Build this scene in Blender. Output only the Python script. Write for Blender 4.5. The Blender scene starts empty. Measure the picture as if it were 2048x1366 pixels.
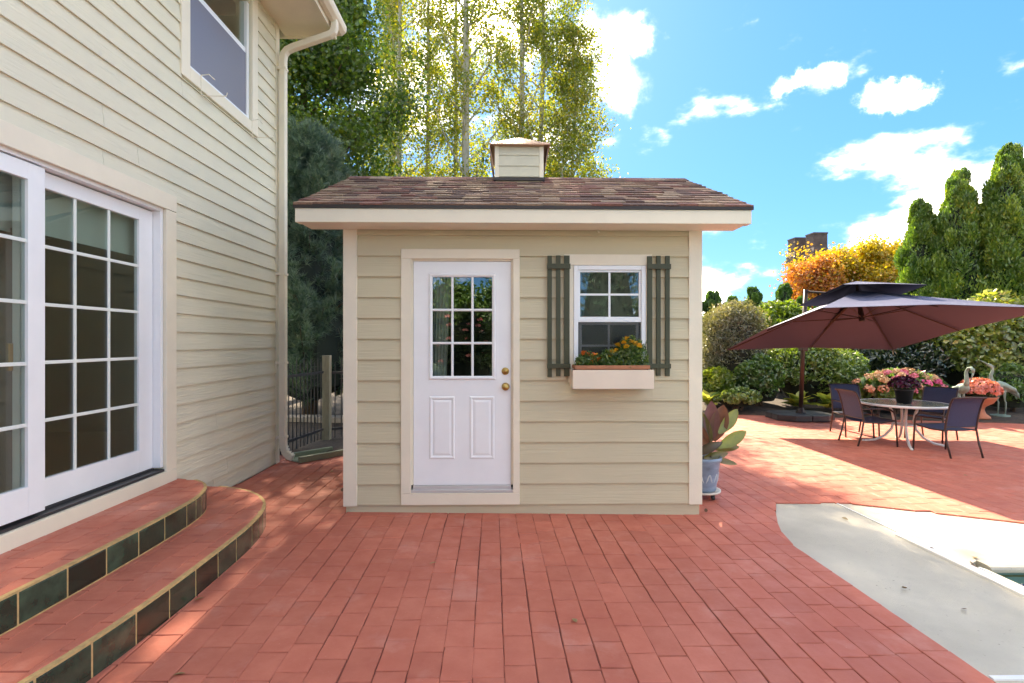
import bpy, math, random
import numpy as np
from mathutils import Vector, Matrix

R = math.radians
rng = np.random.default_rng(11)
random.seed(5)
scene = bpy.context.scene
COL = scene.collection

# ------------------------------------------------------------------ camera
cam_d = bpy.data.cameras.new('camera')
cam = bpy.data.objects.new('camera', cam_d)
COL.objects.link(cam)
cam.location = (0, 0, 1.53)
cam.rotation_euler = (R(90), 0, R(-1.10))
cam_d.sensor_width = 36
cam_d.lens = 18.28
cam_d.clip_start = 0.05
cam_d.clip_end = 2000
scene.camera = cam
scene.render.resolution_x, scene.render.resolution_y = 1024, 683

# ------------------------------------------------------------------ sky and sun
SKY_OFF = 7.86; SKY_OFY = -0.3  # cloud noise offset, picked so the view stays mostly clear
SUN_EL, SUN_AZ = R(37.0), R(-1.0)            # azimuth measured from +Y towards +X
world = bpy.data.worlds.new('World')
scene.world = world
world.use_nodes = True
wt = world.node_tree
wt.nodes.clear()
def W(t, **kw):
    n = wt.nodes.new(t)
    for k, v in kw.items(): setattr(n, k, v)
    return n
def wl(a, b): wt.links.new(a, b)
w_out = W('ShaderNodeOutputWorld'); w_bg = W('ShaderNodeBackground')
w_bg.inputs['Strength'].default_value = 0.09
sky = W('ShaderNodeTexSky', sky_type='NISHITA', sun_disc=False)
sky.sun_elevation = SUN_EL
sky.sun_rotation = SUN_AZ
sky.altitude = 800; sky.air_density = 1.0; sky.dust_density = 0.6; sky.ozone_density = 2.5
w_co = W('ShaderNodeTexCoord')
hsv = W('ShaderNodeHueSaturation'); hsv.inputs['Saturation'].default_value = 1.25
gam = W('ShaderNodeGamma'); gam.inputs[1].default_value = 0.42
wl(sky.outputs[0], gam.inputs[0]); tint = W('ShaderNodeVectorMath', operation='MULTIPLY'); tint.inputs[1].default_value = (.50, .74, 1.15)
wl(gam.outputs[0], tint.inputs[0]); wl(tint.outputs[0], hsv.inputs['Color'])
hsv.inputs['Value'].default_value = 0.8
w_sep = W('ShaderNodeSeparateXYZ'); wl(w_co.outputs['Generated'], w_sep.inputs[0])
# broken cloud thinning upwards; out of view it is added bright fill for shade
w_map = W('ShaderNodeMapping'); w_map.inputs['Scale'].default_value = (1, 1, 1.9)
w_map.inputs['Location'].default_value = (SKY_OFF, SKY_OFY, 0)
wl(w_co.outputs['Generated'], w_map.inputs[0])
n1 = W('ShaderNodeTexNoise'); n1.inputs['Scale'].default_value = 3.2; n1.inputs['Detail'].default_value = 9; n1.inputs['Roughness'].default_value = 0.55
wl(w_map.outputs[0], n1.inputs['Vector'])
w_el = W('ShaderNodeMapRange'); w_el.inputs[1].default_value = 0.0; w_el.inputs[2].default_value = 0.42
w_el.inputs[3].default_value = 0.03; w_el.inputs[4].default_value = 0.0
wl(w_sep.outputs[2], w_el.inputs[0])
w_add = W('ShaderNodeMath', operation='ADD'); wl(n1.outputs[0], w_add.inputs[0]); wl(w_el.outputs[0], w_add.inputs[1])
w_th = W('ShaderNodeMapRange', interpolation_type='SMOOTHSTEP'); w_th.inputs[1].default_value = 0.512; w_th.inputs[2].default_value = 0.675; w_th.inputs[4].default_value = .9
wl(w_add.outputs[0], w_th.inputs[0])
# a few single puffs
n2 = W('ShaderNodeTexNoise'); n2.inputs['Scale'].default_value = 13; n2.inputs['Detail'].default_value = 9; n2.inputs['Roughness'].default_value = .62
wl(w_co.outputs['Generated'], n2.inputs['Vector'])
w_sub = W('ShaderNodeVectorMath', operation='SUBTRACT'); wl(n2.outputs['Color'], w_sub.inputs[0]); w_sub.inputs[1].default_value = (.5, .5, .5)
w_sc = W('ShaderNodeVectorMath', operation='SCALE'); wl(w_sub.outputs[0], w_sc.inputs[0]); w_sc.inputs['Scale'].default_value = 0.13
w_wd = W('ShaderNodeVectorMath', operation='ADD'); wl(w_co.outputs['Generated'], w_wd.inputs[0]); wl(w_sc.outputs[0], w_wd.inputs[1])
w_sq = W('ShaderNodeVectorMath', operation='MULTIPLY'); wl(w_wd.outputs[0], w_sq.inputs[0]); w_sq.inputs[1].default_value = (1, 1, 1.7)
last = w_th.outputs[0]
for (a, e, rad) in ((11.8, 26.0, .075), (10.2, 29.5, .085), (13.2, 29.6, .05), (30.6, 23.2, .040), (32.2, 23.4, .036), (37.0, 21.2, .040), (38.6, 21.5, .036), (-9, 27, .09), (6, 21, .07),
                    (-70, 25, .09), (95, 28, .08), (150, 22, .1), (210, 30, .09)):
    d = Vector((math.sin(R(a))*math.cos(R(e)), math.cos(R(a))*math.cos(R(e)), math.sin(R(e))*1.7))
    dd = W('ShaderNodeVectorMath', operation='DISTANCE'); wl(w_sq.outputs[0], dd.inputs[0]); dd.inputs[1].default_value = d
    mr = W('ShaderNodeMapRange', interpolation_type='SMOOTHSTEP'); wl(dd.outputs['Value'], mr.inputs[0])
    mr.inputs[1].default_value = rad*1.12; mr.inputs[2].default_value = rad*.1; mr.inputs[3].default_value = 0; mr.inputs[4].default_value = .5
    mx = W('ShaderNodeMath', operation='MAXIMUM'); wl(last, mx.inputs[0]); wl(mr.outputs[0], mx.inputs[1]); last = mx.outputs[0]
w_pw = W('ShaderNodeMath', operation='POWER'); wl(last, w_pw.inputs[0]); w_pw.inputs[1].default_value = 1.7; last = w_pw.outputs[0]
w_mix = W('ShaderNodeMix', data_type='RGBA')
wl(last, w_mix.inputs['Factor']); wl(hsv.outputs[0], w_mix.inputs[6]); w_mix.inputs[7].default_value = (20.5, 19.6, 18.2, 1)  # cloud brightness set high to light the shaded surfaces
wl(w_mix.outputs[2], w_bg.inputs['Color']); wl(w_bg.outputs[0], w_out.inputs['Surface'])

sun_d = bpy.data.lights.new('sun', 'SUN')
sun_d.energy = 2.0
sun_d.angle = R(0.6)
sun_d.color = (1.0, 0.93, 0.82)
sun = bpy.data.objects.new('sun', sun_d)
COL.objects.link(sun)
to_sun = Vector((math.sin(SUN_AZ)*math.cos(SUN_EL), math.cos(SUN_AZ)*math.cos(SUN_EL), math.sin(SUN_EL)))
sun.rotation_euler = to_sun.to_track_quat('Z', 'Y').to_euler()
sun.location = (2, 20, 20)

vs = scene.view_settings
vs.view_transform = 'Standard'; vs.look = 'None'; vs.exposure = 3.28; vs.gamma = 1.0; vs.use_curve_mapping = False
vs.use_white_balance = True; vs.white_balance_temperature = 8000; vs.white_balance_tint = 10

# ------------------------------------------------------------------ materials
MATS = {}
def nt(m): return m.node_tree
def mat(name, col, rough=0.6, metal=0.0, noise=None, bump=None, spec=0.5, coat=0.0, vary=0.0, speck=None):
    """noise = (scale, amount, (sx,sy,sz)) mottles the colour; bump = (scale, strength, (sx,sy,sz))"""
    if name in MATS: return MATS[name]
    m = bpy.data.materials.new(name); m.use_nodes = True
    t = m.node_tree; b = t.nodes['Principled BSDF']
    b.inputs['Base Color'].default_value = (*col, 1); b.inputs['Roughness'].default_value = rough
    b.inputs['Metallic'].default_value = metal; b.inputs['Specular IOR Level'].default_value = spec
    if coat: b.inputs['Coat Weight'].default_value = coat; b.inputs['Coat Roughness'].default_value = .08
    geo = t.nodes.new('ShaderNodeNewGeometry')
    if noise:
        sc, am, st = noise
        mp = t.nodes.new('ShaderNodeMapping'); mp.inputs['Scale'].default_value = st
        t.links.new(geo.outputs['Position'], mp.inputs[0])
        n = t.nodes.new('ShaderNodeTexNoise'); n.inputs['Scale'].default_value = sc; n.inputs['Detail'].default_value = 6
        n.inputs['Roughness'].default_value = .6
        t.links.new(mp.outputs[0], n.inputs['Vector'])
        r = t.nodes.new('ShaderNodeMapRange'); r.inputs[1].default_value = .25; r.inputs[2].default_value = .75
        r.inputs[3].default_value = 1-am; r.inputs[4].default_value = 1+am
        t.links.new(n.outputs[0], r.inputs[0])
        v = t.nodes.new('ShaderNodeVectorMath'); v.operation = 'SCALE'; v.inputs[0].default_value = col
        t.links.new(r.outputs[0], v.inputs['Scale']); t.links.new(v.outputs[0], b.inputs['Base Color'])
        last_ = v.outputs[0]
        if vary:
            oi = t.nodes.new('ShaderNodeObjectInfo'); vr = t.nodes.new('ShaderNodeMapRange'); vr.inputs[3].default_value = 1-vary; vr.inputs[4].default_value = 1+vary
            t.links.new(oi.outputs['Random'], vr.inputs[0]); v2 = t.nodes.new('ShaderNodeVectorMath'); v2.operation = 'SCALE'
            t.links.new(last_, v2.inputs[0]); t.links.new(vr.outputs[0], v2.inputs['Scale']); last_ = v2.outputs[0]
        if speck:
            sc2, lo, hi, colr = speck
            n3 = t.nodes.new('ShaderNodeTexNoise'); n3.inputs['Scale'].default_value = sc2; n3.inputs['Detail'].default_value = 3; t.links.new(geo.outputs['Position'], n3.inputs['Vector'])
            r3 = t.nodes.new('ShaderNodeMapRange'); r3.inputs[1].default_value = lo; r3.inputs[2].default_value = hi; t.links.new(n3.outputs[0], r3.inputs[0])
            x3 = t.nodes.new('ShaderNodeMix'); x3.data_type = 'RGBA'; t.links.new(r3.outputs[0], x3.inputs['Factor']); t.links.new(last_, x3.inputs[6]); x3.inputs[7].default_value = (*colr, 1); last_ = x3.outputs[2]
        t.links.new(last_, b.inputs['Base Color'])
    if bump:
        sc, am, st = bump
        mp = t.nodes.new('ShaderNodeMapping'); mp.inputs['Scale'].default_value = st
        t.links.new(geo.outputs['Position'], mp.inputs[0])
        n = t.nodes.new('ShaderNodeTexNoise'); n.inputs['Scale'].default_value = sc; n.inputs['Detail'].default_value = 5
        n.inputs['Distortion'].default_value = .6
        t.links.new(mp.outputs[0], n.inputs['Vector'])
        bp = t.nodes.new('ShaderNodeBump'); bp.inputs['Strength'].default_value = am; bp.inputs['Distance'].default_value = .01
        t.links.new(n.outputs[0], bp.inputs['Height']); t.links.new(bp.outputs[0], b.inputs['Normal'])
    MATS[name] = m
    return m

def leaf_mat(name, cols, trans=.45, gloss=.06, rough=.4):
    """cols = list of (position, rgb): the natural spread of leaf colour, leaf by leaf"""
    if name in MATS: return MATS[name]
    m = bpy.data.materials.new(name); m.use_nodes = True
    t = m.node_tree; t.nodes.clear()
    o = t.nodes.new('ShaderNodeOutputMaterial')
    a = t.nodes.new('ShaderNodeAttribute'); a.attribute_name = 'rnd'
    cr = t.nodes.new('ShaderNodeValToRGB')
    els = cr.color_ramp.elements
    while len(els) < len(cols): els.new(.5)
    for e, (p, c) in zip(els, cols): e.position = p; e.color = (*c, 1)
    t.links.new(a.outputs['Fac'], cr.inputs[0])
    d = t.nodes.new('ShaderNodeBsdfDiffuse'); tr = t.nodes.new('ShaderNodeBsdfTranslucent')
    g = t.nodes.new('ShaderNodeBsdfGlossy'); g.inputs['Roughness'].default_value = rough
    br = t.nodes.new('ShaderNodeVectorMath'); br.operation = 'MULTIPLY'; br.inputs[1].default_value = (1.35, 1.30, .55)
    t.links.new(cr.outputs[0], br.inputs[0])
    t.links.new(cr.outputs[0], d.inputs[0]); t.links.new(br.outputs[0], tr.inputs[0])
    m1 = t.nodes.new('ShaderNodeMixShader'); m1.inputs[0].default_value = trans
    t.links.new(d.outputs[0], m1.inputs[1]); t.links.new(tr.outputs[0], m1.inputs[2])
    m2 = t.nodes.new('ShaderNodeMixShader'); m2.inputs[0].default_value = gloss
    t.links.new(m1.outputs[0], m2.inputs[1]); t.links.new(g.outputs[0], m2.inputs[2])
    t.links.new(m2.outputs[0], o.inputs[0])
    MATS[name] = m
    return m

def glass_mat(name, tint, refl, rough=0.0):
    m = bpy.data.materials.new(name); m.use_nodes = True
    t = m.node_tree; t.nodes.clear()
    o = t.nodes.new('ShaderNodeOutputMaterial')
    tr = t.nodes.new('ShaderNodeBsdfTransparent'); tr.inputs[0].default_value = (*tint, 1)
    g = t.nodes.new('ShaderNodeBsdfGlossy'); g.inputs['Roughness'].default_value = rough; g.inputs[0].default_value = (.95, .97, 1, 1)
    lw = t.nodes.new('ShaderNodeLayerWeight'); lw.inputs[0].default_value = .5
    f = t.nodes.new('ShaderNodeMath'); f.operation = 'POWER'; f.inputs[1].default_value = 4.5; t.links.new(lw.outputs['Facing'], f.inputs[0])
    mr = t.nodes.new('ShaderNodeMapRange'); mr.inputs[1].default_value = 0.0; mr.inputs[2].default_value = 1.0
    mr.inputs[3].default_value = refl; mr.inputs[4].default_value = 1.0
    t.links.new(f.outputs[0], mr.inputs[0])
    x = t.nodes.new('ShaderNodeMixShader')
    t.links.new(mr.outputs[0], x.inputs[0]); t.links.new(tr.outputs[0], x.inputs[1]); t.links.new(g.outputs[0], x.inputs[2])
    t.links.new(x.outputs[0], o.inputs[0])
    MATS[name] = m
    return m

# ------------------------------------------------------------------ mesh helpers
class MB:
    def __init__(s): s.v = []; s.f = []
    def add(s, vs_, fs_):
        o = len(s.v); s.v += [tuple(p) for p in vs_]; s.f += [tuple(i+o for i in f) for f in fs_]; return s
    def box(s, x0, x1, y0, y1, z0, z1):
        return s.add([(x0,y0,z0),(x1,y0,z0),(x1,y1,z0),(x0,y1,z0),(x0,y0,z1),(x1,y0,z1),(x1,y1,z1),(x0,y1,z1)],
                     [(0,3,2,1),(4,5,6,7),(0,1,5,4),(1,2,6,5),(2,3,7,6),(3,0,4,7)])
    def prism(s, poly, a0, a1, axis='z'):
        """extrude a 2D polygon along an axis; poly coordinates are the other two axes in xyz order"""
        n = len(poly)
        def P(p, a): return {'z': (p[0], p[1], a), 'y': (p[0], a, p[1]), 'x': (a, p[0], p[1])}[axis]
        vs_ = [P(p, a0) for p in poly] + [P(p, a1) for p in poly]
        fs_ = [tuple(range(n))[::-1], tuple(range(n, 2*n))] + [(i, (i+1) % n, n+(i+1) % n, n+i) for i in range(n)]
        return s.add(vs_, fs_)
    def tube(s, pts, rad, n=8, cap=True):
        pts = [Vector(p) for p in pts]
        if not hasattr(rad, '__len__'): rad = [rad]*len(pts)
        rings = []; up = Vector((0, 0, 1)); prev = None
        for i, p in enumerate(pts):
            d = (pts[min(i+1, len(pts)-1)] - pts[max(i-1, 0)])
            if d.length < 1e-9: d = Vector((0, 0, 1))
            d.normalize()
            if prev is None:
                a = d.cross(up if abs(d.z) < .95 else Vector((1, 0, 0))).normalized()
            else:
                a = (prev - d*prev.dot(d)); a = a.normalized() if a.length > 1e-6 else d.orthogonal().normalized()
            prev = a; b = d.cross(a)
            rings.append([p + (a*math.cos(2*math.pi*k/n) + b*math.sin(2*math.pi*k/n))*rad[i] for k in range(n)])
        o = len(s.v)
        for r in rings: s.v += [tuple(q) for q in r]
        for i in range(len(pts)-1):
            for k in range(n):
                s.f.append((o+i*n+k, o+i*n+(k+1) % n, o+(i+1)*n+(k+1) % n, o+(i+1)*n+k))
        if cap:
            s.f.append(tuple(o+k for k in range(n))[::-1]); s.f.append(tuple(o+(len(pts)-1)*n+k for k in range(n)))
        return s
    def lathe(s, prof, c=(0, 0, 0), n=24):
        o = len(s.v); m = len(prof)
        for k in range(n):
            a = 2*math.pi*k/n
            for r, z in prof: s.v.append((c[0]+r*math.cos(a), c[1]+r*math.sin(a), c[2]+z))
        for k in range(n):
            for i in range(m-1):
                s.f.append((o+k*m+i, o+((k+1) % n)*m+i, o+((k+1) % n)*m+i+1, o+k*m+i+1))
        return s
    def build(s, name, material, parent=None, smooth=False, bevel=0, label=None):
        me = bpy.data.meshes.new(name); me.from_pydata(s.v, [], s.f); me.update()
        return finish(name, me, material, parent, smooth, bevel, label)

def finish(name, me, material, parent=None, smooth=False, bevel=0, label=None):
    o = bpy.data.objects.new(name, me); COL.objects.link(o)
    if material is not None: me.materials.append(material)
    if smooth: me.polygons.foreach_set('use_smooth', [True]*len(me.polygons))
    if parent is not None:
        o.parent = parent
        root = parent
        mw = Matrix.Identity(4)
        while root is not None:
            mw = root.matrix_basis @ mw if root.parent is None else root.matrix_parent_inverse @ root.matrix_basis @ mw
            root = root.parent
        o.matrix_parent_inverse = mw.inverted()
    if bevel:
        b = o.modifiers.new('bevel', 'BEVEL'); b.width = bevel; b.segments = 2; b.limit_method = 'ANGLE'
    if label: o['label'] = label
    return o

def thing(name, label, cat, loc=(0, 0, 0), group=None):
    o = bpy.data.objects.new(name, None); COL.objects.link(o)
    o.location = loc; o.empty_display_size = .1
    return tag(o, label, cat, group)
def tag(o, label, cat, group=None):
    o['label'] = label; o['category'] = cat
    if group: o['group'] = group
    return o
def struct(o): o['kind'] = 'structure'; return o

def np_mesh(name, V, F, rnd=None):
    V = np.ascontiguousarray(V, dtype=np.float32); F = np.ascontiguousarray(F, dtype=np.int32)
    me = bpy.data.meshes.new(name); n, k = F.shape
    me.vertices.add(len(V)); me.vertices.foreach_set('co', V.ravel())
    me.loops.add(n*k); me.loops.foreach_set('vertex_index', F.ravel())
    me.polygons.add(n); me.polygons.foreach_set('loop_start', np.arange(0, n*k, k, dtype=np.int32))
    me.update(calc_edges=True)
    if rnd is not None:
        a = me.attributes.new('rnd', 'FLOAT', 'FACE'); a.data.foreach_set('value', np.asarray(rnd, dtype=np.float32))
    return me

def unit(a): return a/np.maximum(np.linalg.norm(a, axis=1, keepdims=True), 1e-9)

def leaf_mesh(name, P, size, width=.5, axis=None, axis_bias=0.0, nrm=None, nrm_bias=0.0, jitter=.35, rnd=None, fold=.12):
    """one folded diamond leaf at each point. axis: preferred growing direction, nrm: preferred facing"""
    N = len(P)
    A = unit(rng.normal(size=(N, 3)))
    if axis is not None: A = unit(A*(1-axis_bias) + axis*axis_bias)
    B = rng.normal(size=(N, 3))
    if nrm is not None: B = unit(B)*(1-nrm_bias) + nrm*nrm_bias
    Nn = unit(B - A*np.sum(A*B, axis=1, keepdims=True))
    S = np.cross(A, Nn)
    L = (size*(1+jitter*(rng.random(N)*2-1)))[:, None]
    w = L*width*.5
    base = P - A*L*.5; tip = P + A*L*.5
    mid = P - A*L*.05
    l = mid + S*w + Nn*L*fold; r = mid - S*w + Nn*L*fold
    V = np.stack([base, r, tip, l], axis=1).reshape(-1, 3)
    F = np.arange(4*N).reshape(N, 4)
    # two triangles along the midrib
    F = np.concatenate([F[:, [0, 1, 2]], F[:, [0, 2, 3]]], axis=1).reshape(-1, 3)
    if rnd is None: rnd = rng.random(N)
    return np_mesh(name, V, F, np.repeat(rnd, 2))

# convex polygon clipping in 2D
def clip_half(poly, p, n):
    """keep the side where (q-p).n <= 0"""
    out = []
    for i in range(len(poly)):
        a, b = poly[i], poly[(i+1) % len(poly)]
        da = (a[0]-p[0])*n[0] + (a[1]-p[1])*n[1]; db = (b[0]-p[0])*n[0] + (b[1]-p[1])*n[1]
        if da <= 0: out.append(a)
        if (da < 0 < db) or (db < 0 < da):
            t = da/(da-db); out.append((a[0]+t*(b[0]-a[0]), a[1]+t*(b[1]-a[1])))
    return out
def area2(poly): return .5*sum(poly[i][0]*poly[(i+1) % len(poly)][1]-poly[(i+1) % len(poly)][0]*poly[i][1] for i in range(len(poly)))
def clip_convex(poly, cv):
    for i in range(len(cv)):
        a, b = cv[i], cv[(i+1) % len(cv)]
        n = (b[1]-a[1], -(b[0]-a[0]))
        poly = clip_half(poly, a, n)
        if len(poly) < 3: return []
    return poly
def inset(poly, d):
    c = (sum(p[0] for p in poly)/len(poly), sum(p[1] for p in poly)/len(poly))
    out = []
    for p in poly:
        v = Vector((p[0]-c[0], p[1]-c[1])); l = v.length
        out.append((c[0]+v.x*(1-d/max(l, d*1.5)*1.25), c[1]+v.y*(1-d/max(l, d*1.5)*1.25)))
    return out
def brick_into(mb, poly, z0, z1, ch=.004):
    """slab with a chamfered top edge"""
    if area2(poly) < 0: poly = poly[::-1]
    n = len(poly); ip = inset(poly, ch)
    vs_ = [(p[0], p[1], z0) for p in poly] + [(p[0], p[1], z1-ch) for p in poly] + [(p[0], p[1], z1) for p in ip]
    fs_ = [tuple(range(2*n, 3*n))]
    for i in range(n):
        j = (i+1) % n
        fs_ += [(i, j, n+j, n+i), (n+i, n+j, 2*n+j, 2*n+i)]
    mb.add(vs_, fs_)
# ------------------------------------------------------------------ ground, patio, pool deck
def gz(x): return -.014*(min(max(x, -6), 16)+1.4)          # the yard falls gently towards the pool side
soil = mat('soil', (.055, .038, .026), .95, noise=(9, .5, (1, 1, 1)), bump=(30, 1.0, (1, 1, 1)))
lawn = mat('lawn', (.05, .075, .025), .95, noise=(3, .4, (1, 1, 1)), bump=(60, 1.0, (1, 1, 1)))
g = MB()
xs = [-400, -6, -2, 2, 3.5, 6, 10, 13.5, 16, 400]; ys = [-400, -8, -5.6, 0, 3.62, 6, 12, 20, 600]
for x in xs:
    for y in ys: g.v.append((x, y, gz(x)-.07))
for i in range(len(xs)-1):
    for j in range(len(ys)-1):
        if 3.4 < xs[i] < 13 and -5.7 < ys[j] < 3.5: continue          # the pool
        a = i*len(ys)+j; g.f.append((a, a+len(ys), a+len(ys)+1, a+1))
struct(g.build('ground', lawn))

AL = R(1.1)
ex = Vector((math.cos(AL), math.sin(AL), -.014*math.cos(AL))).normalized()
ez = Vector((.014, 0, 1)).normalized()
ey = ez.cross(ex).normalized()
PM = Matrix(((ex.x, ey.x, ez.x, 0), (ex.y, ey.y, ez.y, 0), (ex.z, ey.z, ez.z, -.0196), (0, 0, 0, 1)))

def brick_material():
    m = bpy.data.materials.new('stamped_brick'); m.use_nodes = True
    t = m.node_tree; b = t.nodes['Principled BSDF']; b.inputs['Roughness'].default_value = .62
    b.inputs['Specular IOR Level'].default_value = .35
    geo = t.nodes.new('ShaderNodeNewGeometry')
    def noise(sc, det=5, ro=.6):
        n = t.nodes.new('ShaderNodeTexNoise'); n.inputs['Scale'].default_value = sc; n.inputs['Detail'].default_value = det
        n.inputs['Roughness'].default_value = ro
        t.links.new(geo.outputs['Position'], n.inputs['Vector']); return n
    def ramp(src, lo, hi, a, bb):
        r = t.nodes.new('ShaderNodeMapRange'); r.inputs[1].default_value = lo; r.inputs[2].default_value = hi
        r.inputs[3].default_value = a; r.inputs[4].default_value = bb; t.links.new(src, r.inputs[0]); return r.outputs[0]
    def mix(f, a, c):
        x = t.nodes.new('ShaderNodeMix'); x.data_type = 'RGBA'
        t.links.new(f, x.inputs['Factor'])
        if isinstance(a, tuple): x.inputs[6].default_value = (*a, 1)
        else: t.links.new(a, x.inputs[6])
        if isinstance(c, tuple): x.inputs[7].default_value = (*c, 1)
        else: t.links.new(c, x.inputs[7])
        return x.outputs[2]
    n_big = noise(1.3, 4); n_mid = noise(7, 6); n_fine = noise(90, 3); n_eff = noise(2.1, 5, .65)
    c = mix(ramp(n_big.outputs[0], .3, .7, 0, 1), (.50, .135, .085), (.62, .195, .125))
    c = mix(ramp(n_mid.outputs[0], .35, .75, 0, .55), c, (.46, .115, .072))
    c = mix(ramp(n_fine.outputs[0], .66, .78, 0, .5), c, (.66, .34, .25))
    # pale bloom where the sealer has worn, as irregular patches
    c = mix(ramp(n_eff.outputs[0], .56, .72, 0, .4), c, (.68, .36, .29))
    oi = t.nodes.new('ShaderNodeObjectInfo'); at = t.nodes.new('ShaderNodeAttribute'); at.attribute_name = 'rnd'
    ad = t.nodes.new('ShaderNodeMath'); ad.operation = 'ADD'; t.links.new(oi.outputs['Random'], ad.inputs[0]); t.links.new(at.outputs['Fac'], ad.inputs[1])
    fr_ = t.nodes.new('ShaderNodeMath'); fr_.operation = 'FRACT'; t.links.new(ad.outputs[0], fr_.inputs[0])
    sv = t.nodes.new('ShaderNodeVectorMath'); sv.operation = 'SCALE'; t.links.new(c, sv.inputs[0]); t.links.new(ramp(fr_.outputs[0], 0, 1, .93, 1.06), sv.inputs['Scale'])
    t.links.new(sv.outputs[0], b.inputs['Base Color'])
    t.links.new(ramp(n_mid.outputs[0], .3, .7, .48, .75), b.inputs['Roughness'])
    bp = t.nodes.new('ShaderNodeBump'); bp.inputs['Strength'].default_value = .35; bp.inputs['Distance'].default_value = .006
    mx = t.nodes.new('ShaderNodeMath'); mx.operation = 'ADD'
    t.links.new(n_mid.outputs[0], mx.inputs[0])
    s2 = t.nodes.new('ShaderNodeMath'); s2.operation = 'MULTIPLY'; s2.inputs[1].default_value = .35
    t.links.new(n_fine.outputs[0], s2.inputs[0]); t.links.new(s2.outputs[0], mx.inputs[1])
    t.links.new(mx.outputs[0], bp.inputs['Height']); t.links.new(bp.outputs[0], b.inputs['Normal'])
    MATS['brick'] = m
    return m
brick_m = brick_material()
grout_m = mat('brick_joint', (.22, .065, .044), .9, noise=(14, .35, (1, 1, 1)))
conc = mat('concrete', (.52, .47, .375), .78, noise=(1.3, .24, (1, 1, 1)), bump=(140, .5, (1, 1, 1)), speck=(38, .69, .78, (.30, .26, .20)))

# slab under the bricks (patio coordinates u, v)
DECK = [(2.34, -6), (2.34, 3.80), (2.36, 4.02), (2.41, 4.24), (2.50, 4.46), (2.62, 4.70), (2.77, 4.97), (2.95, 5.28), (3.41, 5.07), (5.3, 5.01), (14, 4.97), (14, -6)]
slab = MB()
slab_pts = [(-2.9, -1.04), (2.33, -1.04), (2.33, 3.82), (2.35, 4.04), (2.40, 4.27), (2.49, 4.49), (2.61, 4.73), (2.76, 5.0), (2.94, 5.30), (3.41, 5.085), (14.2, 4.99), (14.2, 12.2), (1.7, 12.2), (1.7, 7.05), (-2.9, 7.05)]
slab.add([(p[0], p[1], -.008) for p in slab_pts], [tuple(range(len(slab_pts)))])
patio = slab.build('patio', grout_m); struct(patio); patio.matrix_basis = PM

def place_local(name, me, parent, m=Matrix.Identity(4)):
    o = bpy.data.objects.new(name, me); COL.objects.link(o); o.parent = parent; o.matrix_basis = m
    return o

# brick columns run away from the camera; every column has its own stagger and slightly uneven lengths
BW, BL = .152, .229
def wobbly(w, l, g=.002):
    k = 3
    pts = []
    for i in range(k): pts.append((g + (w-2*g)*i/k, g + random.uniform(-.002, .003)))
    for i in range(k): pts.append((w-g + random.uniform(-.002, .002), g + (l-2*g)*i/k))
    for i in range(k): pts.append((w-g - (w-2*g)*i/k, l-g + random.uniform(-.003, .002)))
    for i in range(k): pts.append((g + random.uniform(-.002, .002), l-g - (l-2*g)*i/k))
    return pts
VAR = []
for i in range(14):
    ln = BL*(.88, .94, 1.0, 1.0, 1.05, 1.10, 1.16)[i % 7]
    mb = MB(); brick_into(mb, wobbly(BW, ln), -.012, .000, .003)
    me = bpy.data.meshes.new('brick'); me.from_pydata(mb.v, [], mb.f); me.materials.append(brick_m); VAR.append((me, mb, ln))
deck_edges = []
for i in range(len(DECK)-1):
    a, b = DECK[i], DECK[i+1]
    if i >= 10: continue
    deck_edges.append((a, (b[1]-a[1], -(b[0]-a[0]))))     # interior of the deck lies on the positive side of n
def outside_deck(poly):
    """part of a brick that is not on the pool deck"""
    best = None; ba = 0
    for p, n in deck_edges:
        c = clip_half(poly, p, n)
        if len(c) >= 3 and abs(area2(c)) > ba: best, ba = c, abs(area2(c))
    return best, ba

STEP1 = [(-2.83, .5), (-2.52, .75), (-2.22, 1.2), (-2.03, 1.65), (-1.935, 1.95), (-1.885, 2.2), (-1.852, 2.5), (-1.840, 2.8), (-1.838, 3.1), (-1.845, 3.5), (-1.858, 3.82), (-1.882, 4.03), (-1.925, 4.24), (-1.990, 4.42), (-2.12, 4.61), (-2.28, 4.76), (-2.47, 4.87), (-2.65, 4.92), (-2.83, 4.935)]
STEP2 = [(-2.83, .9), (-2.62, 1.1), (-2.43, 1.55), (-2.345, 2.0), (-2.305, 2.45), (-2.290, 2.9), (-2.286, 3.3), (-2.290, 3.65), (-2.302, 3.90), (-2.335, 4.10), (-2.40, 4.28), (-2.49, 4.41), (-2.62, 4.50), (-2.83, 4.555)]
def inside_convex(p, cv, m=0.0):
    for i in range(len(cv)):
        a, b = cv[i], cv[(i+1) % len(cv)]
        if (b[0]-a[0])*(p[1]-a[1]) - (b[1]-a[1])*(p[0]-a[0]) < m: return False
    return True

cells = []
ncol0 = int((2.34+2.88)/BW)+1
u = 2.34 - ncol0*BW
cols = []
while u < 14.0: cols.append(u); u += BW
for ci, u in enumerate(cols):
    off = (ci % 2)*BL*.5 + random.uniform(-.05, .05)
    v = -1.0 - off
    while v < 12.0:
        vi = random.randrange(len(VAR)); ln = VAR[vi][2]
        cu, cv = u+BW/2, v+ln/2; uj = u + .0035*math.sin(v*2.3+ci*.9) + random.uniform(-.0012, .0012)
        X = cu*math.cos(AL) - cv*math.sin(AL); Y = cu*math.sin(AL) + cv*math.cos(AL)
        ok = X > -2.86
        if Y > 7.0 and X < 1.75: ok = False
        if -1.25 < X < 1.65 and 4.9 < Y < 7.1: ok = False
        if inside_convex((X, Y), STEP1, .0) and X < -2.25: ok = False
        if Y > 11.9: ok = False
        if ok: cells.append((uj if u < 2.1 else u, v, X, Y, vi))
        v += ln
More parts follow.
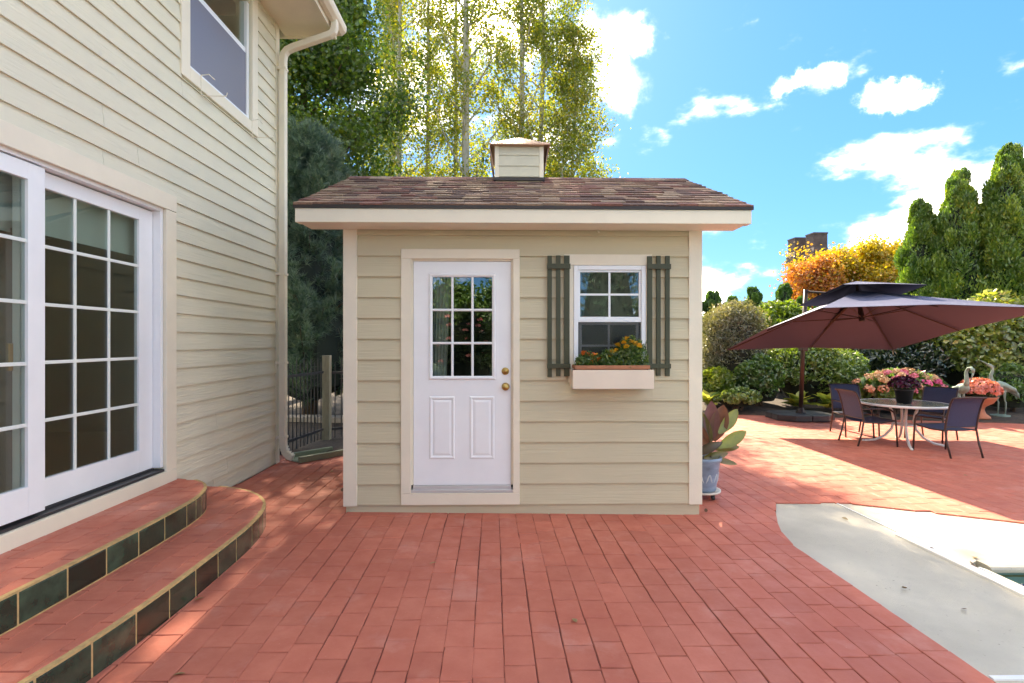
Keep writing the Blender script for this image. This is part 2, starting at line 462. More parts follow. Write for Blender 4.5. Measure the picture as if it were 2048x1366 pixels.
def shown(c):
    X, Y = c[2], c[3]
    d2 = X*X + Y*Y
    sx = X/max(Y, .01)
    vis = Y > 2.25 and -1.0 < sx < 1.0
    return (0 if vis else 1, d2)
cells.sort(key=shown)
field = MB(); made = 0; ftone = []
for (u, v, X, Y, vi) in cells:
    me, mb, BLi = VAR[vi]
    poly = [(u, v), (u+BW, v), (u+BW, v+BLi), (u, v+BLi)]
    rest, ar = outside_deck(poly)
    full = BW*BLi
    if rest is None or ar < .12*full: continue
    dz = random.uniform(-.0012, .0012)
    if ar > .995*full:
        if made < 295:
            m = Matrix.Translation((u, v, dz)) @ Matrix.Rotation(random.uniform(-.004, .004), 4, 'X') @ Matrix.Rotation(random.uniform(-.004, .004), 4, 'Y')
            place_local('brick', me, patio, m); made += 1
        else:
            field.add([(p[0]+u, p[1]+v, p[2]+dz) for p in mb.v], mb.f); ftone += [random.random()]*len(mb.f)
    else:
        k = MB(); brick_into(k, inset(rest, .0025), -.012, .000, .003)
        if made < 295:
            me2 = bpy.data.meshes.new('brick'); me2.from_pydata(k.v, [], k.f); me2.materials.append(brick_m)
            place_local('brick', me2, patio); made += 1
        else: field.add(k.v, k.f); ftone += [random.random()]*len(k.f)
me = bpy.data.meshes.new('brick_field'); me.from_pydata(field.v, [], field.f); me.materials.append(brick_m)
at_ = me.attributes.new('rnd', 'FLOAT', 'FACE'); at_.data.foreach_set('value', np.array(ftone, dtype=np.float32))
bf = place_local('brick_field', me, patio); bf['kind'] = 'stuff'

# pool deck: concrete sheet round the pool, 18 mm below the brick faces
dk = MB()
def dpoly(pts, z0=-.10, z1=-.014): dk.prism(pts, z0, z1)
PX, PY = 3.50, 3.58       # pool corner in patio coordinates
dpoly(DECK[:8] + [(3.41, 5.07), (3.41, -6)])
dpoly([(3.414, 5.069), (5.3, 5.01), (14, 4.97), (14, PY+.12), (3.58, PY+.12), (3.414, PY+.03)])
dpoly([(3.414, -6), (3.414, PY+.024), (PX, PY-.02), (PX, -6)])
deck = dk.build('pool_deck', conc); struct(deck); deck.matrix_basis = PM
tk = MB(); tk.prism([(-2.9, -14), (2.335, -14), (2.335, -1.05), (-2.9, -1.05)], -.10, -.010)  # unseen concrete added behind the camera to bounce sunlight towards the shed
terr = tk.build('bounce_terrace', conc); struct(terr); terr.matrix_basis = PM
# rounded concrete coping along the far side of the pool
cp = MB(); cp.prism([(PY+.112, -.10), (PY+.112, -.010), (PY+.03, -.010), (PY+.005, -.016), (PY-.008, -.03), (PY-.008, -.048), (PY+.005, -.06)], 3.56, 14, 'x')
o = cp.build('coping', conc, smooth=False); o.parent = deck; o.matrix_parent_inverse = Matrix.Identity(4)
tile_b = mat('pool_tile', (.01, .05, .16), .25, noise=(30, .4, (1, 1, 1)))
wall_g = mat('pool_plaster', (.09, .19, .165), .7, noise=(6, .15, (1, 1, 1)))
water_m = mat('pool_water', (.02, .11, .15), .04)
pw = MB(); pw.box(PX-.02, 14, PY+.012, PY+.10, -1.6, -.20); o = pw.build('pool_wall', wall_g); o.parent = deck
pg = MB(); pg.box(PX-.02, 14, PY+.003, PY+.010, -.135, -.055); o = pg.build('pool_band', wall_g); o.parent = deck
u = PX
while u < 8:
    k = MB(); k.box(u+.003, u+.147, PY-.002, PY+.010, -.30, -.137); o = k.build('tile', tile_b, bevel=.002); o.parent = deck
    u += .15
wm = MB(); wm.add([(PX-.1, -6, -.34), (14, -6, -.34), (14, PY, -.34), (PX-.1, PY, -.34)], [(0, 1, 2, 3)])
o = wm.build('pool_water', water_m); struct(o); o.matrix_basis = PM
# white joint strips and the aluminium cover track
alu = mat('white_aluminium', (.80, .80, .78), .35)
js = MB(); js.box(3.412, 3.428, 3.0, 5.06, -.02, -.006); o = js.build('joint_strip', alu); o.parent = deck
js = MB(); js.box(2.36, 3.32, 2.355, 2.385, -.02, -.006); o = js.build('joint_strip', alu); o.parent = deck
tr = thing('cover_track', 'white aluminium pool cover track lying on the concrete beside the pool', 'track', (3.1, 3, gz(3.1)))
k = MB(); k.prism([(3.335, -.016), (3.405, -.016), (3.405, .004), (3.395, .012), (3.345, .012), (3.335, .004)], -1.5, 4.18, 'y')
k.v = [tuple(PM @ Vector(p)) for p in k.v]; k.build('rail', alu, tr)
k = MB(); k.box(3.430, 3.444, -1.5, 3.54, -.012, .006); k.v = [tuple(PM @ Vector(p)) for p in k.v]; k.build('guide', alu, tr)

# planting bed that rises behind the patio
def bed_edge(x): return float(np.interp(x, [1.7, 4.6, 5.6, 7.6, 9, 11, 16], [11.55, 11.45, 11.3, 11.05, 10.75, 10.45, 10.2]))
gb = MB()
bx = np.linspace(1.75, 26, 60); by = np.array([0, .08, .3, .8, 1.6, 3, 6, 12, 22])
for x in bx:
    for i, d in enumerate(by):
        lift = [-.03, .02, .06, .10, .13, .16, .2, .2, .2][i]
        gb.v.append((x, bed_edge(x)+d+.03*math.sin(x*5), gz(x)+lift + (random.uniform(-.02, .02) if i > 1 else 0)))
nb = len(by)
for i in range(len(bx)-1):
    for j in range(nb-1): gb.f.append((i*nb+j, (i+1)*nb+j, (i+1)*nb+j+1, i*nb+j+1))
struct(gb.build('planting_bed', soil, smooth=True))
gb = MB()
for x in np.linspace(-6, 1.7, 24):
    for d in (0, .1, .5, 1.5, 6, 16): gb.v.append((x, 7.0+d+.04*math.sin(x*7), gz(x)-.03 + min(d, .1)*.5 + random.uniform(0, .025)))
for i in range(23):
    for j in range(5): gb.f.append((i*6+j, (i+1)*6+j, (i+1)*6+j+1, i*6+j+1))
struct(gb.build('planting_bed', soil, smooth=True))

# ------------------------------------------------------------------ paint
cream = mat('cream_trim', (.80, .72, .57), .5, noise=(3, .05, (1, 1, 1)), bump=(40, .12, (1, 1, 1)))
wood_grain_x = (2.5, 40, 40); wood_grain_y = (40, 2.5, 40)
house_paint = mat('house_siding', (.70, .65, .50), .55, noise=(1.2, .04, (1, 1, 1)), bump=(2.0, .42, (30, 1.2, 30)))
shed_paint = mat('shed_siding', (.58, .51, .345), .55, noise=(1.2, .04, (1, 1, 1)), bump=(2.0, .42, (1.2, 30, 30)))
white = mat('white_paint', (.84, .85, .86), .38, noise=(5, .03, (1, 1, 1)))
vinyl = mat('white_vinyl', (.83, .85, .87), .3)
dark_in = mat('dark_interior', (.045, .04, .035), .9)
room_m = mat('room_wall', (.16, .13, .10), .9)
brass = mat('brass', (.55, .38, .13), .32, 1.0)
black_metal = mat('black_metal', (.03, .032, .036), .45)
alu_dark = mat('dark_threshold', (.07, .07, .075), .4, .6)
pane_m = glass_mat('window_glass', (.80, .86, .83), .12)

def lap_board_x(name, x0, x1, yf, z0, z1, m, parent, t0=.006, t1=.017):
    """lap siding board on a wall facing -Y: thick at its lower edge"""
    k = MB(); k.prism([(yf, z0), (yf-t1, z0), (yf-t0, z1), (yf, z1)], x0, x1, 'x'); return k.build(name, m, parent)
def lap_board_y(name, y0, y1, xf, z0, z1, m, parent, t0=.005, t1=.022):
    k = MB(); k.prism([(xf, z0), (xf+t1, z0), (xf+t0, z1), (xf, z1)], y0, y1, 'y'); return k.build(name, m, parent)
def cut_rows(zs, lo, hi, holes):
    """row by row, the (a0,a1,z0,z1) pieces left by rectangular holes"""
    out = []
    for z0, z1 in zs:
        segs = [(lo, hi, z0, z1)]
        for (a0, a1, h0, h1) in holes:
            nxt = []
            for (p, q, r0, r1) in segs:
                if h1 <= r0 or h0 >= r1 or a1 <= p or a0 >= q: nxt.append((p, q, r0, r1)); continue
                if p < a0: nxt.append((p, a0, r0, r1))
                if q > a1: nxt.append((a1, q, r0, r1))
                m0, m1 = max(p, a0), min(q, a1)
                if r0 < h0 - .01: nxt.append((m0, m1, r0, h0))
                if r1 > h1 + .01: nxt.append((m0, m1, h1, r1))
            segs = nxt
        out += segs
    return out

# ------------------------------------------------------------------ house
HX, HY = -2.81, 6.55          # wall face and rear corner
house = thing('house', 'two storey cream lap sided house with glass sliding door and upper window', 'house', (HX, HY, gz(HX)))
D0, D1, DZ0, DZ1 = -1.2, 4.37, .46, 2.64          # sliding door opening
W0, W1, WZ0, WZ1 = 4.70, 5.86, 3.98, 5.3          # upper window opening
def wall_panel(y0, y1, z0, z1): 
    k = MB(); k.box(HX-.16, HX, y0, y1, z0, z1); return k.build('wall', house_paint, house)
wall_panel(D1, HY, -.05, WZ0); wall_panel(-8, D0, -.05, WZ0)
wall_panel(D0, D1, DZ1, WZ0); wall_panel(D0, D1, -.05, DZ0)
wall_panel(-8, W0, WZ0, 5.5); wall_panel(W1, HY, WZ0, 5.5); wall_panel(W0, W1, WZ1, 5.5)
k = MB(); k.box(-9.5, HX-.16, HY-.16, HY, -.05, 5.5); k.build('wall', house_paint, house)
k = MB(); k.box(-9.5, HX-.16, -8, -7.84, -.05, 5.5); k.build('wall', house_paint, house)
k = MB(); k.box(-9.5, -9.4, -7.84, HY-.16, -.05, 5.5); k.build('wall', house_paint, house)
EXP = .158
zs = [(.035+i*EXP, .035+(i+1)*EXP+.004) for i in range(35)]
zs = [(a, min(b, 5.49)) for a, b in zs if a < 5.47]
joints = {3: 3.5, 4: 5.15, 17: 3.7, 18: 4.05, 19: 3.7, 23: 4.6, 24: 5.2, 28: 3.6}
joints[0] = 5.1; joints[1] = 5.35
for (p, q, r0, r1) in cut_rows(zs, -2.0, HY-.075, [(-1.30, 4.48, .30, 2.75), (4.585, 5.985, 3.85, 5.6)]):
    ri = int(round((r0-.035)/EXP)); j = joints.get(ri)
    if j and p < j < q:
        lap_board_y('siding_board', p, j-.0015, HX, r0, r1, house_paint, house); lap_board_y('siding_board', j+.0015, q, HX, r0, r1, house_paint, house)
    else: lap_board_y('siding_board', p, q, HX, r0, r1, house_paint, house)
k = MB(); k.box(HX, HX+.024, HY-.075, HY+.02, -.03, 5.47); k.build('corner_board', cream, house, bevel=.003)
k = MB(); k.box(HX-.09, HX-.001, HY, HY+.02, -.03, 5.47); k.build('corner_board', cream, house, bevel=.003)
# eaves, gutter, roof
k = MB(); k.box(HX+.001, -2.17, -8.4, HY+.22, 5.48, 5.50); k.build('soffit', cream, house)
k = MB(); k.box(-2.17, -2.145, -8.4, HY+.22, 5.44, 5.64); k.build('fascia', cream, house)
k = MB(); k.box(HX-.3, -2.146, HY+.22, HY+.245, 5.45, 5.66); k.build('rake_board', cream, house, bevel=.003)
k = MB(); k.prism([(-2.14, 5.50), (-2.08, 5.50), (-2.035, 5.535), (-2.02, 5.57), (-2.02, 5.62), (-2.03, 5.62), (-2.035, 5.575), (-2.085, 5.515), (-2.13, 5.515), (-2.13, 5.62), (-2.14, 5.62)], -8.4, HY+.25, 'y')
k.build('gutter', cream, house)
k = MB(); k.prism([(-2.05, 5.66), (-5.9, 7.9), (-9.8, 5.66), (-9.8, 5.62), (-2.05, 5.62)], -8.5, HY+.28, 'y'); k.build('roof', mat('roof_grey', (.06, .05, .045), .9), house)
# downspout: elbow from the gutter, long run down the corner, kicked-out foot
k = MB()
def rect_tube(mb, pts, w, d):
    rings = []
    for i, p in enumerate(pts):
        p = Vector(p); dr = (Vector(pts[min(i+1, len(pts)-1)]) - Vector(pts[max(i-1, 0)])).normalized()
        side = Vector((0, 1, 0)); nn = dr.cross(side).normalized(); side = nn.cross(dr).normalized()
        c = .22
        prof = [(-1, -1+c), (-1+c, -1), (1-c, -1), (1, -1+c), (1, 1-c), (1-c, 1), (-1+c, 1), (-1, 1-c)]
        rings.append([p + side*(w/2*a) + nn*(d/2*b) for a, b in prof])
    o = len(mb.v)
    for r in rings: mb.v += [tuple(q) for q in r]
    for i in range(len(rings)-1):
        for j in range(8): mb.f.append((o+i*8+j, o+i*8+(j+1) % 8, o+i*8+8+(j+1) % 8, o+i*8+8+j))
    mb.f.append(tuple(o+j for j in range(8))); mb.f.append(tuple(o+(len(rings)-1)*8+j for j in range(8)))
DY = HY-.03
rect_tube(k, [(-2.085, DY, 5.53), (-2.085, DY, 5.43), (-2.10, DY, 5.385), (-2.14, DY, 5.35), (-2.60, DY, 5.185), (-2.67, DY, 5.15), (-2.71, DY, 5.10), (-2.72, DY, 5.02), (-2.72, DY, .30), (-2.715, DY, .22), (-2.69, DY, .15), (-2.65, DY, .105), (-2.60, DY, .085)], .085, .075)
k.build('downspout', cream, house, smooth=False)
for z in (.33, 1.25, 2.35, 4.9):
    k = MB(); k.box(-2.785, -2.675, DY-.047, DY+.047, z, z+.03); k.build('downspout_strap', cream, house, bevel=.002)
for i, (x, z) in enumerate([(-2.705, .20), (-2.69, .165), (-2.67, .135), (-2.645, .115)]):
    k = MB(); rect_tube(k, [(x-.004, DY, z+.006), (x+.004, DY, z-.006)], .094, .086); k.build('downspout_rib', cream, house)

# door casing
dc = MB(); dc.box(HX+.001, HX+.032, -1.31, 4.50, 2.63, 2.765); dc.build('door_casing', cream, house, bevel=.004)
dc = MB(); dc.box(HX+.001, HX+.030, 4.365, 4.498, .36, 2.628); dc.build('door_casing', cream, house, bevel=.004)
dc = MB(); dc.box(HX+.001, HX+.034, -1.31, 4.497, .345, .452); dc.build('door_sill', cream, house, bevel=.004)
# sliding door: frame > panels with stiles, rails, panes and muntins
df = MB()
df.box(HX-.15, HX-.001, D1-.035, D1-.001, DZ0+.03, DZ1); df.box(HX-.15, HX-.001, D0, D1-.036, DZ1-.035, DZ1)
sd = df.build('sliding_door', white, house, bevel=.002)
th = MB(); th.box(HX-.15, HX+.012, D0, D1-.001, DZ0-.006, DZ0+.012); th.box(HX-.06, HX-.05, D0, D1-.04, DZ0+.012, DZ0+.028); th.box(HX-.11, HX-.10, D0, D1-.04, DZ0+.012, DZ0+.028)
th.build('threshold', alu_dark, sd)
def door_panel(y0, y1, xf, s_l, s_r):
    """xf = outer face; stile widths at the near and far ends"""
    zb, zt = DZ0+.032, DZ1-.045; rb, rt = .175, .10
    g0, g1, h0, h1 = y0+s_l, y1-s_r, zb+rb, zt-rt
    for (a, b, c, d, nm) in ((y0, g0, zb, zt, 'stile'), (g1, y1, zb, zt, 'stile'), (g0, g1, zb, h0, 'bottom_rail'), (g0, g1, h1, zt, 'top_rail')):
        k = MB(); k.box(xf-.042, xf, a, b, c, d); k.build(nm, white, sd, bevel=.002)
    cols_, rows_ = 3, 5
    mun = mat('muntin_white', (.74, .78, .74), .35)
    for i in range(cols_):
        for j in range(rows_):
            a0, a1 = g0+(g1-g0)*i/cols_, g0+(g1-g0)*(i+1)/cols_; b0, b1 = h0+(h1-h0)*j/rows_, h0+(h1-h0)*(j+1)/rows_
            k = MB(); k.box(xf-.024, xf-.019, a0+.001, a1-.001, b0+.001, b1-.001); k.build('pane', pane_m, sd)
    for i in range(1, cols_):
        y = g0+(g1-g0)*i/cols_; k = MB(); k.box(xf-.019, xf-.009, y-.011, y+.011, h0, h1); k.build('muntin', mun, sd, bevel=.002)
    for j in range(1, rows_):
        z = h0+(h1-h0)*j/rows_; k = MB(); k.box(xf-.0185, xf-.0085, g0, g1, z-.011, z+.011); k.build('muntin', mun, sd, bevel=.002)
    return g0, g1, h0, h1
gA = door_panel(3.15, D1-.04, HX-.062, .115, .155)
gB = door_panel(1.95, 3.26, HX-.006, .13, .115)
gC = door_panel(.6, 1.95, HX-.062, .115, .115)
shade_m = mat('roller_shade', (.55, .60, .58), .8)
for (a, b, dz) in ((3.2, 4.25, .0), (2.0, 3.2, -.03)):
    k = MB(); k.box(HX-.165, HX-.16, a, b, 2.22+dz, 2.56); k.build('roller_shade', shade_m, sd)
    k = MB(); k.tube([(HX-.155, a+.1, 2.52), (HX-.13, a+.1, 2.50), (HX-.125, a+.1, 2.47), (HX-.14, a+.1, 2.45), (HX-.155, a+.1, 2.47)], .004, 5); k.build('shade_ring', black_metal, sd)
cur = MB(); n = 24
for i in range(n+1):
    y = 2.85+.30*i/n; x = HX-.22 + .02*math.sin(i*1.4)
    cur.v += [(x, y, .5), (x, y, 2.55)]
for i in range(n): cur.f.append((2*i, 2*i+2, 2*i+3, 2*i+1))
cur.build('curtain', mat('curtain', (.50, .50, .42), .9), sd, smooth=True)
k = MB(); k.box(HX-.046, HX-.026, 3.045, 3.075, 1.36, 1.52); k.build('door_pull', mat('aged_brass', (.30, .20, .07), .4, 1.0), sd, bevel=.004)
# the room behind the glass
rm = MB()
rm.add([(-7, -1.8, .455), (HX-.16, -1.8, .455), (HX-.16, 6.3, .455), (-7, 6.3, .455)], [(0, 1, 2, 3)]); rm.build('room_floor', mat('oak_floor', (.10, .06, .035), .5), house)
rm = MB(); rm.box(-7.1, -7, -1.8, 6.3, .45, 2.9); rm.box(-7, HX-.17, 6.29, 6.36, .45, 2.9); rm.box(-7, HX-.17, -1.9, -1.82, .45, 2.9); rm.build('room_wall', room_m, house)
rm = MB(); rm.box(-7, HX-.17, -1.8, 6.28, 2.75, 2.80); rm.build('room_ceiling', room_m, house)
# upper window
uw = MB(); xf = HX-.012
uw.box(HX-.10, xf, W0, W0+.05, WZ0, WZ1); uw.box(HX-.10, xf, W1-.05, W1, WZ0, WZ1); uw.box(HX-.10, xf, W0+.05, W1-.05, WZ0, WZ0+.05)
win = uw.build('upper_window', vinyl, house, bevel=.003)
for (a, b, c, d) in ((4.572, 4.70, 3.86, 5.47), (5.86, 5.988, 3.86, 5.47), (4.70, 5.86, 3.86, 3.98)):
    k = MB(); k.box(HX+.001, HX+.028, a, b, c, d); k.build('window_casing', cream, win, bevel=.004)
k = MB(); k.box(HX-.06, HX-.03, W0+.05, W1-.05, 4.72, 4.78); k.build('meeting_rail', vinyl, win, bevel=.003)
for (z0, z1, x) in ((4.78, 5.28, HX-.045), (4.03, 4.72, HX-.07)):
    k = MB(); k.box(x-.004, x, W0+.051, W1-.051, z0, z1); k.build('pane', pane_m, win)
scr = glass_mat('insect_screen', (.18, .18, .22), .10, .25)
_t = scr.node_tree; _mx = [n for n in _t.nodes if n.type == 'MIX_SHADER'][0]; _df = _t.nodes.new('ShaderNodeBsdfDiffuse'); _df.inputs[0].default_value = (.36, .35, .42, 1)
_m2 = _t.nodes.new('ShaderNodeMixShader'); _m2.inputs[0].default_value = .5; _t.links.new(_mx.outputs[0], _m2.inputs[1]); _t.links.new(_df.outputs[0], _m2.inputs[2])
_t.links.new(_m2.outputs[0], [n for n in _t.nodes if n.type == 'OUTPUT_MATERIAL'][0].inputs[0])
k = MB(); k.box(HX-.026, HX-.024, W0+.052, W1-.052, 4.031, 4.719); k.build('insect_screen', scr, win)
k = MB(); k.box(HX-.60, HX-.59, W0-.3, W1+.3, 3.9, 5.4); k.build('window_shade', shade_m, win)
for (y0) in (4.86, 5.84):
    k = MB(); k.tube([(HX+.030, y0, 3.99), (HX+.030, y0, 3.80), (HX+.26, y0, 3.80), (HX+.27, y0, 3.83)], .0045, 6)
    k.tube([(HX+.030, y0, 3.99), (HX+.10, y0, 4.0), (HX+.10, y0+.10, 4.0)], .004, 6); k.tube([(HX+.030, y0, 3.80), (HX+.032, y0+.17, 3.80)], .0045, 6)
    k.build('window_box_bracket', cream, house)

# ------------------------------------------------------------------ entry steps
steps = thing('entry_steps', 'curved red brick steps with dark green glazed tile risers below sliding door', 'steps', (-2.4, 3, gz(-2.4)))
tile_m = mat('green_tile', (.018, .040, .025), .2, noise=(7, .8, (1, 1, 1)), bump=(14, .25, (1, 1, 1)), coat=.4, vary=.55)
tgrout = mat('tile_grout', (.50, .33, .14), .9, noise=(30, .25, (1, 1, 1)))
def shrink(poly, d):
    """offset of a convex outline"""
    out = poly
    n = len(poly)
    for i in range(n):
        a, b = poly[i], poly[(i+1) % n]
        nx, ny = (b[1]-a[1]), -(b[0]-a[0]); l = math.hypot(nx, ny)
        if l < 1e-6: continue
        nx /= l; ny /= l
        if a[0] < -2.8 and b[0] < -2.8: continue
        out = clip_half(out, (a[0]-nx*d, a[1]-ny*d), (nx, ny))
    return out
for (outl, z0, z1, tw) in ((STEP1, -.03, .178, .255), (STEP2, .178, .352, .255)):
    body = shrink(outl, .014)
    k = MB(); k.prism(body, z0, z1-.008); k.build('step_body', grout_m, steps)
    # tread bricks, laid in the same direction as the patio, cut to the curved outline
    tread = shrink(outl, .018)
    uu = -3.0
    col_i = 0
    while uu < -1.8:
        vv = .6 - (col_i % 2)*.11 - random.uniform(0, .05)
        while vv < 5.0:
            pl = clip_convex([(uu, vv), (uu+BW, vv), (uu+BW, vv+BL), (uu, vv+BL)], tread)
            if len(pl) >= 3 and abs(area2(pl)) > .0015 and max(p[1] for p in pl) > 1.4:
                k = MB(); brick_into(k, inset(pl, .0022), z1-.014, z1+random.uniform(-.0008, .0008), .003); k.build('brick', brick_m, steps)
            vv += BL
        uu += BW; col_i += 1
    # glazed tiles round the riser
    pts = [Vector((p[0], p[1])) for p in outl[1:-1]]
    # resample the curve densely
    dense = []
    for a, b in zip(pts[:-1], pts[1:]):
        m = max(2, int((b-a).length/.02))
        for i in range(m): dense.append(a.lerp(b, i/m))
    dense.append(pts[-1])
    for _ in range(40): dense = [dense[0]] + [(dense[i-1]+dense[i]*2+dense[i+1])/4 for i in range(1, len(dense)-1)] + [dense[-1]]
    s = [0]
    for a, b in zip(dense[:-1], dense[1:]): s.append(s[-1]+(b-a).length)
    def at(d):
        x = float(np.interp(d, s, [p.x for p in dense])); y = float(np.interp(d, s, [p.y for p in dense])); return Vector((x, y))
    gr = MB(); d = 0.0
    nseg = int(s[-1]/.03)
    gp = [at(s[-1]*i/nseg) for i in range(nseg+1)]
    for i in range(nseg):
        a, b = gp[i], gp[i+1]; dr = (b-a).normalized(); nn = Vector((dr.y, -dr.x))
        q = [a-nn*.022, b-nn*.022, b+nn*.0085, a+nn*.0085]
        gr.prism([(p.x, p.y) for p in q], z0, z1-.002)
    gr.build('grout', tgrout, steps)
    d = .8 if outl is STEP1 else .7
    first = True
    while d < s[-1]-.02:
        yv = at(d).y
        w = tw*random.uniform(.92, 1.06) if yv < 3.75 else random.choice((.10, .12, .14))
        e = min(d+w, s[-1]) - .012
        m = max(2, int((e-d)/.04)+1)
        k = MB(); ring = []
        for i in range(m+1):
            p = at(d+(e-d)*i/m); q = at(d+(e-d)*i/m+.01); dr = (q-p)
            if dr.length < 1e-6: dr = p-at(d+(e-d)*i/m-.01)
            dr.normalize(); nn = Vector((dr.y, -dr.x))
            zt = z1-.008
            prof = [(-.004, z0+.006), (.0085, z0+.008), (.0105, z0+.014), (.0105, zt-.014), (.008, zt-.004), (.002, zt), (-.012, zt)]
            ring.append([(p.x+nn.x*a, p.y+nn.y*a, z) for a, z in prof])
        np_ = len(ring[0])
        for r_ in ring: k.v += r_
        for i in range(m):
            for j in range(np_-1): k.f.append((i*np_+j, (i+1)*np_+j, (i+1)*np_+j+1, i*np_+j+1))
        k.f.append(tuple(range(np_))[::-1]); k.f.append(tuple(m*np_+j for j in range(np_)))
        k.build('tile', tile_m, steps, smooth=False)
        d += w

# ------------------------------------------------------------------ garden shed
SY = 4.70
shed = thing('garden_shed', 'small beige lap sided garden shed with white door, green shutters and shingle roof', 'shed', (.2, 6.0, gz(.2)))
SL, SR, SB = -1.40, 1.795, 7.30
Z0 = .066
for (x0, x1, y0, y1) in ((SL, SL+.08, SY, SB), (SR-.08, SR, SY, SB), (SL+.08, SR-.08, SB-.08, SB)):
    k = MB(); k.box(x0, x1, y0, y1, -.06, 2.64); k.build('wall', shed_paint, shed)
DR = (-.82, .105, .17, 2.285); WN = (.646, 1.297, 1.24, 2.215)
for (x0, x1, z0, z1) in ((SL+.08, DR[0], -.06, 2.64), (DR[1], WN[0], -.06, 2.64), (WN[1], SR-.08, -.06, 2.64), (DR[0], DR[1], DR[3], 2.64), (DR[0], DR[1], -.06, DR[2]), (WN[0], WN[1], WN[3], 2.64), (WN[0], WN[1], -.06, WN[2])):
    k = MB(); k.box(x0, x1, SY+.001, SY+.08, z0, z1); k.build('wall', shed_paint, shed)
rows = [(Z0+.186*i, Z0+.186*(i+1)+.005) for i in range(14)]
for (p, q, r0, r1) in cut_rows(rows, SL+.10, SR-.105, [(-.90, .155, .05, 2.35), (.575, 1.36, 1.14, 2.31)]):
    lap_board_x('siding_board', p, q, SY, r0, min(r1, 2.64), shed_paint, shed, .006, .027)
for (y0, y1, xf, sg) in ((SY+.10, SB-.1, SL, -1), (SY+.10, SB-.1, SR, 1)):
    for z0, z1 in rows:
        k = MB(); k.prism([(xf, z0), (xf+sg*.02, z0), (xf+sg*.007, z1), (xf, z1)], y0, y1, 'y'); k.build('siding_board', shed_paint, shed)
k = MB(); k.box(SL+.03, SR-.03, SY-.006, SY, -.075, Z0+.01); k.build('skirt_board', shed_paint, shed)
k = MB(); k.box(SL+.03, SR-.03, SY-.004, SY+.05, -.10, -.0755); k.build('sill_plate', dark_in, shed)
for x0, x1 in ((-1.419, -1.297), (1.690, 1.812)):
    k = MB(); k.box(x0, x1, SY-.030, SY-.002, .055, 2.64); k.build('corner_board', cream, shed, bevel=.003)
for x0, x1, yb in ((-1.421, -1.4005, SY+.10), (1.7955, 1.816, SY+.10)):
    k = MB(); k.box(x0, x1, SY-.001, yb, .055, 2.64); k.build('corner_board', cream, shed, bevel=.003)
# door
for (x0, x1, z0, z1, nm) in ((-.904, -.815, .171, 2.27, 'door_casing'), (.098, .158, .171, 2.27, 'door_casing'), (-.904, .158, 2.27, 2.358, 'door_casing'), (-.904, .158, .066, .17, 'door_sill')):
    k = MB(); k.box(x0, x1, SY-.038, SY-.002, z0, z1); k.build(nm, cream, shed, bevel=.004)
for (x0, x1, z0, z1) in ((-.8145, -.80, .24, 2.2695), (.083, .0975, .24, 2.2695), (-.80, .083, 2.256, 2.2695)):
    k = MB(); k.box(x0, x1, SY-.012, SY+.06, z0, z1); k.build('door_jamb', cream, shed)
k = MB(); k.box(-.8145, .0975, SY-.030, SY+.06, .172, .200); k.box(-.80, .083, SY-.012, SY+.05, .200, .232); k.build('threshold', mat('mill_aluminium', (.62, .62, .61), .4, .5), shed, bevel=.003)
dx0, dx1, dz0, dz1 = -.797, .080, .236, 2.253
gx0, gx1, gz0, gz1 = -.630, -.086, 1.215, 2.115
dm = MB(); yf, yb = SY+.004, SY+.046
dm.box(dx0, gx0, yf, yb, dz0, dz1); dm.box(gx1, dx1, yf, yb, dz0, dz1); dm.box(gx0, gx1, yf, yb, gz1, dz1); dm.box(gx0, gx1, yf, yb, dz0, gz0)
door = dm.build('door', white, shed)
def ring_x(x0, x1, z0, z1, w, y0, y1, y2):
    """moulded frame round a rectangle: outer edge low, crest, inner edge low"""
    k = MB(); P = []
    for d, y in ((0, y0), (w*.3, y1), (w*.6, y1), (w, y2)):
        P.append([(x0+d, y, z0+d), (x1-d, y, z0+d), (x1-d, y, z1-d), (x0+d, y, z1-d)])
    for r_ in P: k.v += r_
    for i in range(len(P)-1):
        for j in range(4): k.f.append((i*4+j, i*4+(j+1) % 4, i*4+4+(j+1) % 4, i*4+4+j))
    return k
ring_x(gx0-.03, gx1+.03, gz0-.03, gz1+.03, .034, yf-.001, yf-.016, yf-.004).build('glazing_frame', white, door)
for i in range(3):
    for j in range(3):
        a0, a1 = gx0+(gx1-gx0)*i/3, gx0+(gx1-gx0)*(i+1)/3; b0, b1 = gz0+(gz1-gz0)*j/3, gz0+(gz1-gz0)*(j+1)/3
        k = MB(); k.box(a0+.001, a1-.001, yf+.012, yf+.016, b0+.001, b1-.001); k.build('pane', pane_m, door)
for i in (1, 2):
    x = gx0+(gx1-gx0)*i/3; k = MB(); k.prism([(x-.011, yf+.011), (x-.011, yf+.002), (x-.006, yf-.006), (x+.006, yf-.006), (x+.011, yf+.002), (x+.011, yf+.011)], gz0, gz1); k.build('muntin', white, door)
    z = gz0+(gz1-gz0)*i/3; k = MB(); k.prism([(yf+.0105, z-.011), (yf+.0015, z-.011), (yf-.0065, z-.006), (yf-.0065, z+.006), (yf+.0015, z+.011), (yf+.0105, z+.011)], gx0, gx1, 'x'); k.build('muntin', white, door)
